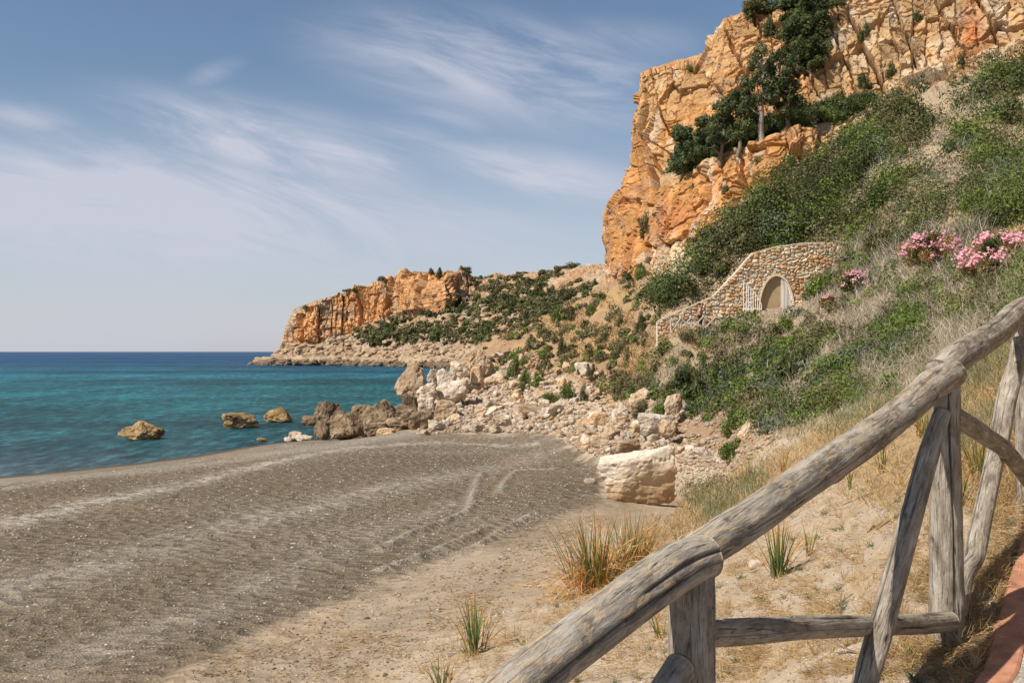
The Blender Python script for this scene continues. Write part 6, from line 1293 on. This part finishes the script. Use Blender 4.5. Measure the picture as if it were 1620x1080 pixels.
def build_oleanders():
    lm = mat_leaf('oleander_leaf', [(0.025, 0.05, 0.015), (0.05, 0.095, 0.03), (0.085, 0.14, 0.05), (0.13, 0.18, 0.08)]); dm = mat_leaf('dry_oleander_leaf', [(0.20, 0.10, 0.035), (0.36, 0.20, 0.08), (0.48, 0.30, 0.13), (0.55, 0.40, 0.2)])
    pm = mat_leaf('pink_petal', [(0.66, 0.20, 0.28), (0.76, 0.34, 0.42), (0.84, 0.50, 0.55), (0.88, 0.66, 0.68)], 0.6, 0.3)
    # one flower head: a dozen five petalled blossoms
    fv = []
    for k in range(3):
        Vh = [(0, 0, -0.07)]; Fq = []; 
        for b in range(15):
            c = rng.normal(size=3) * np.array([0.075, 0.075, 0.045]); nn = unit(c + np.array([0, -0.05, 0.10])); a = unit(np.cross(nn, [0.3, 0.5, 1.0])); b_ = np.cross(nn, a)
            i0 = len(Vh); Vh += [c, c * 0.5 + np.array([0.004, 0, -0.035]), c * 0.5 - np.array([0.004, 0, 0.035])]; Fq.append([0, i0 + 1, i0, i0 + 2])
            for q in range(5):
                t = q * 1.2566 + b; d = a * math.cos(t) + b_ * math.sin(t); e = a * math.cos(t + 1.3) + b_ * math.sin(t + 1.3); e2 = a * math.cos(t - 1.3) + b_ * math.sin(t - 1.3); j = len(Vh)
                Vh += [c + d * 0.018 + e * 0.014 + nn * .004, c + d * 0.042 + nn * 0.008, c + d * 0.018 + e2 * 0.014 + nn * .004]; Fq.append([i0, j, j + 1, j + 2])
        fv.append(mesh_np('flower_head_mesh', np.array(Vh), np.array(Fq), pm, fattr=rng.random(len(Fq)), smooth=False))
    for (px, py, w, h, Yd, dryf, heads, lab) in [
        (1580, 398, 150, 116, 25.0, 0.45, 60, 'largest pink oleander in full flower at the right of the slope'),
        (1475, 390, 104, 84, 31.0, 0.75, 34, 'half dried oleander with pink flowers and orange leaves'),
        (1352, 442, 52, 52, 44.0, 0.4, 18, 'small pink oleander beside the stone wall end'),
        (1310, 476, 30, 30, 47.0, 0.5, 4, 'low oleander sprig with three pink flower heads below the wall')]:
        p0 = hit([px], [py + h * 0.45])[0]; Y = p0[1]; s = Y / F; R = np.array([w * s / 2, w * s / 2 * 0.8, h * s * 0.55]); r = empty('oleander', tuple(p0)); zc = R[2] * 0.85
        n = int(5200 * (w * h) / (130 * 110)) + 1200; P, o, tone = clump_pts(n, 22, R, 0.3, 0.0); P[:, 2] += zc * 0.35; P[:, 2] = np.maximum(P[:, 2], 0.02)
        B = P; T = P + unit(o + rng.normal(size=o.shape) * 0.5 + np.array([0, 0, 0.5])) * 0.13; V, Fq, Ft = strands(B, T, np.full(n, max(0.022, 1.4 * s)), 0.2)
        isd = (fbm(P / R.mean() * 1.4 + px, 2, 17) + 0.25 * rng.normal(size=n)) < (dryf - 0.5) * 0.9; dsel = isd
        for mname, sel, mt in (('foliage', ~dsel, lm), ('dry_foliage', dsel, dm)):
            k = int(sel.sum())
            if k: V_, a_, b_ = strands(B[sel], T[sel], np.full(k, max(0.022, 1.4 * s)), 0.2); rr = rng.random(k); link(mname, mesh_np(mname + '_mesh', V_, [a_, b_], mt, fattr=np.concatenate([rr, rr]), smooth=False), r)
        V, Fc = stems(9, R * 1.1); link('stem', mesh_np('oleander_stem', V, Fc, M['bark']), r)
        for q in range(heads):
            d = unit(np.array([rng.normal(), -abs(rng.normal()) * 0.9, abs(rng.normal()) * 0.9 + 0.15])); o_ = link('flower_head', fv[q % 3], r); o_.location = d * R * 0.98 + np.array([0, 0, zc * 0.35]); k = rng.uniform(0.8, 1.35) * (1 + (Y - 25) * 0.008); o_.scale = (k, k, k); o_.rotation_euler = (0, 0, rng.uniform(-0.6, 0.6))
        tag(r, lab, 'oleander', 'pink oleanders on the slope')
build_oleanders()

def build_small():
    # smooth white stone, some pale stones, twigs
    for px, py, w, h, lab in [(1197, 898, 26, 13, 'smooth oval white stone lying left of the neat green tuft'), (1466, 838, 9, 8, 'small white stone left of the middle post, upper one'), (1455, 853, 18, 7, 'flat white stone left of the middle post'), (1352, 884, 14, 6, 'flat pale stone on the bare sand'), (975, 762, 0, 0, None), (934, 764, 22, 8, 'small flat white stone at the left end of the slab boulder'), (1018, 776, 16, 8, 'small pale stone at the foot of the slab boulder'), (1570, 958, 12, 8, 'tiny pale stone by the kerb')]:
        if not lab: continue
        p = hit([px], [py])[0]; s = p[1] / F; V, Fc = rock_v(int(px), 3, (w * s, w * s * 0.7, h * s * 1.3), 8, 0.02, 0.1); o = link('stone', mesh_np('white_stone', V, Fc, M['stone_pale'])); o.location = p + np.array([0, 0, h * s * 0.35]); tag(o, lab, 'stone')
    tw = mat_plain('twig_bark', (0.17, 0.12, 0.085), 0.9, 30, 0.3, 0.003)
    for i, (a, b, lab) in enumerate([((1375, 838), (1440, 812), 'dark twig lying on the sand below the long rail'), ((1410, 797), (1460, 780), 'curved twig on the sand farther up the bank'), ((1240, 905), (1300, 880), 'twig lying right of the neat green tuft'), ((1540, 786), (1600, 790), 'dark twig on the ground behind the leaning brace'), ((1330, 800), (1400, 775), 'thin twig across the bare sand'), ((1305, 975), (1350, 940), 'forked twig above the low cross log'), ((860, 1005), (900, 985), 'twig on the bank left of the hand rail'), ((1395, 1040), (1330, 1035), 'dark twig at the foot of the slanting brace')]):
        A = hit([a[0]], [a[1]])[0]; B = hit([b[0]], [b[1]])[0]; n = 8; pts = A + (B - A) * np.linspace(0, 1, n)[:, None] + rng.normal(size=(n, 3)) * np.linalg.norm(B - A) * 0.025; pts[:, 2] = gz(pts[:, 0], pts[:, 1]) + 0.008; o_ = pts[0].copy()
        V, Fc = tube(pts - o_, np.linspace(0.007, 0.003, n), 6); k = n // 2; d = (B - A) * 0.22 + np.array([rng.normal() * 0.05, rng.normal() * 0.05, 0.03]); V2, F2 = tube([pts[k] - o_, pts[k] - o_ + d * 0.5, pts[k] - o_ + d], [0.004, 0.003, 0.002], 5); V, Fc = join([(V, Fc), (V2, F2)])
        o = link('twig', mesh_np('twig_mesh', V, Fc, tw)); o.location = o_; tag(o, lab, 'twig')
    # bare dead branch in the bank and the agave on the cliff top
    p = hitmesh(*TM, 1233, 16); V, Fc, c = blades(34, 1.5, 0.9, 0.0, 0.16, 5, 0.2, 0.15); c = c * 0 + np.array([0.30, 0.36, 0.22]); o = link('agave', mesh_np('agave_mesh', V, Fc, M['blade'], vcol=c)); o.location = p; tag(o, 'pale green spiky agave on the cliff top edge', 'agave')
    # bird gliding over the ridge
    r_ = at(957, 404, 120); b = bpy.data.meshes.new('bird_mesh'); b.from_pydata([(-.35, 0, .06), (-.12, .05, .0), (0, .16, 0), (.12, .05, 0), (.35, 0, .06), (0, -.18, 0), (0, 0, -.04), (-.12, -.05, 0), (.12, -.05, 0), (0, .0, .05)], [], [(0, 1, 7), (1, 2, 9), (2, 3, 9), (3, 4, 8), (1, 9, 7), (3, 8, 9), (7, 9, 5), (9, 8, 5), (7, 5, 6), (5, 8, 6), (2, 1, 6), (3, 2, 6), (1, 7, 6), (8, 3, 6)]); b.materials.append(mat_plain('grey_feather', (0.12, 0.11, 0.10), 0.8, 10, 0.2, 0.001))
    o = link('bird', b); o.location = r_; tag(o, 'small dark bird gliding left of the cliff', 'bird')
build_small()

STRIP = [(260, 1079), (480, 985), (720, 900), (860, 840), (940, 800), (960, 830), (860, 920), (760, 1000), (640, 1079)]
strand_cover('strip_litter', [(STRIP, 1.0)], 7000, 0.10, (0.003, 0.0006), 'straw', 'bits of dry straw and reed washed onto the sand beside the gravel', 1.0, 0.1, -0.35, cat='debris', flatlie=True, thr=-0.05)
def build_strip_stones():
    q = sample_poly(STRIP, 2600); q = q + rng.normal(size=q.shape) * 10; P = hit(q[:, 0], q[:, 1]); n = len(q); w = np.clip(rng.lognormal(math.log(0.0018), 0.5, n) * P[:, 1], 0.012, 0.12)
    V, Fc = ico(1); VV = (V[None] * (w[:, None, None] * 0.5) * rng.uniform(0.6, 1.3, (n, 1, 3)) * np.array([1, 1, 0.6]) + P[:, None]); FF = (Fc[None] + (np.arange(n) * len(V))[:, None, None]).reshape(-1, 3)
    o = link('gravel', mesh_np('gravel_mesh', VV, FF, mat_leaf('gravel_grain', [(0.07, 0.055, 0.04), (0.14, 0.11, 0.08), (0.24, 0.19, 0.14), (0.44, 0.38, 0.3)], 0.85, 0), fattr=np.repeat(rng.random(n), len(Fc)))); tag(o, 'loose dark gravel strewn over the sand edge', 'gravel', kind='stuff')
build_strip_stones()
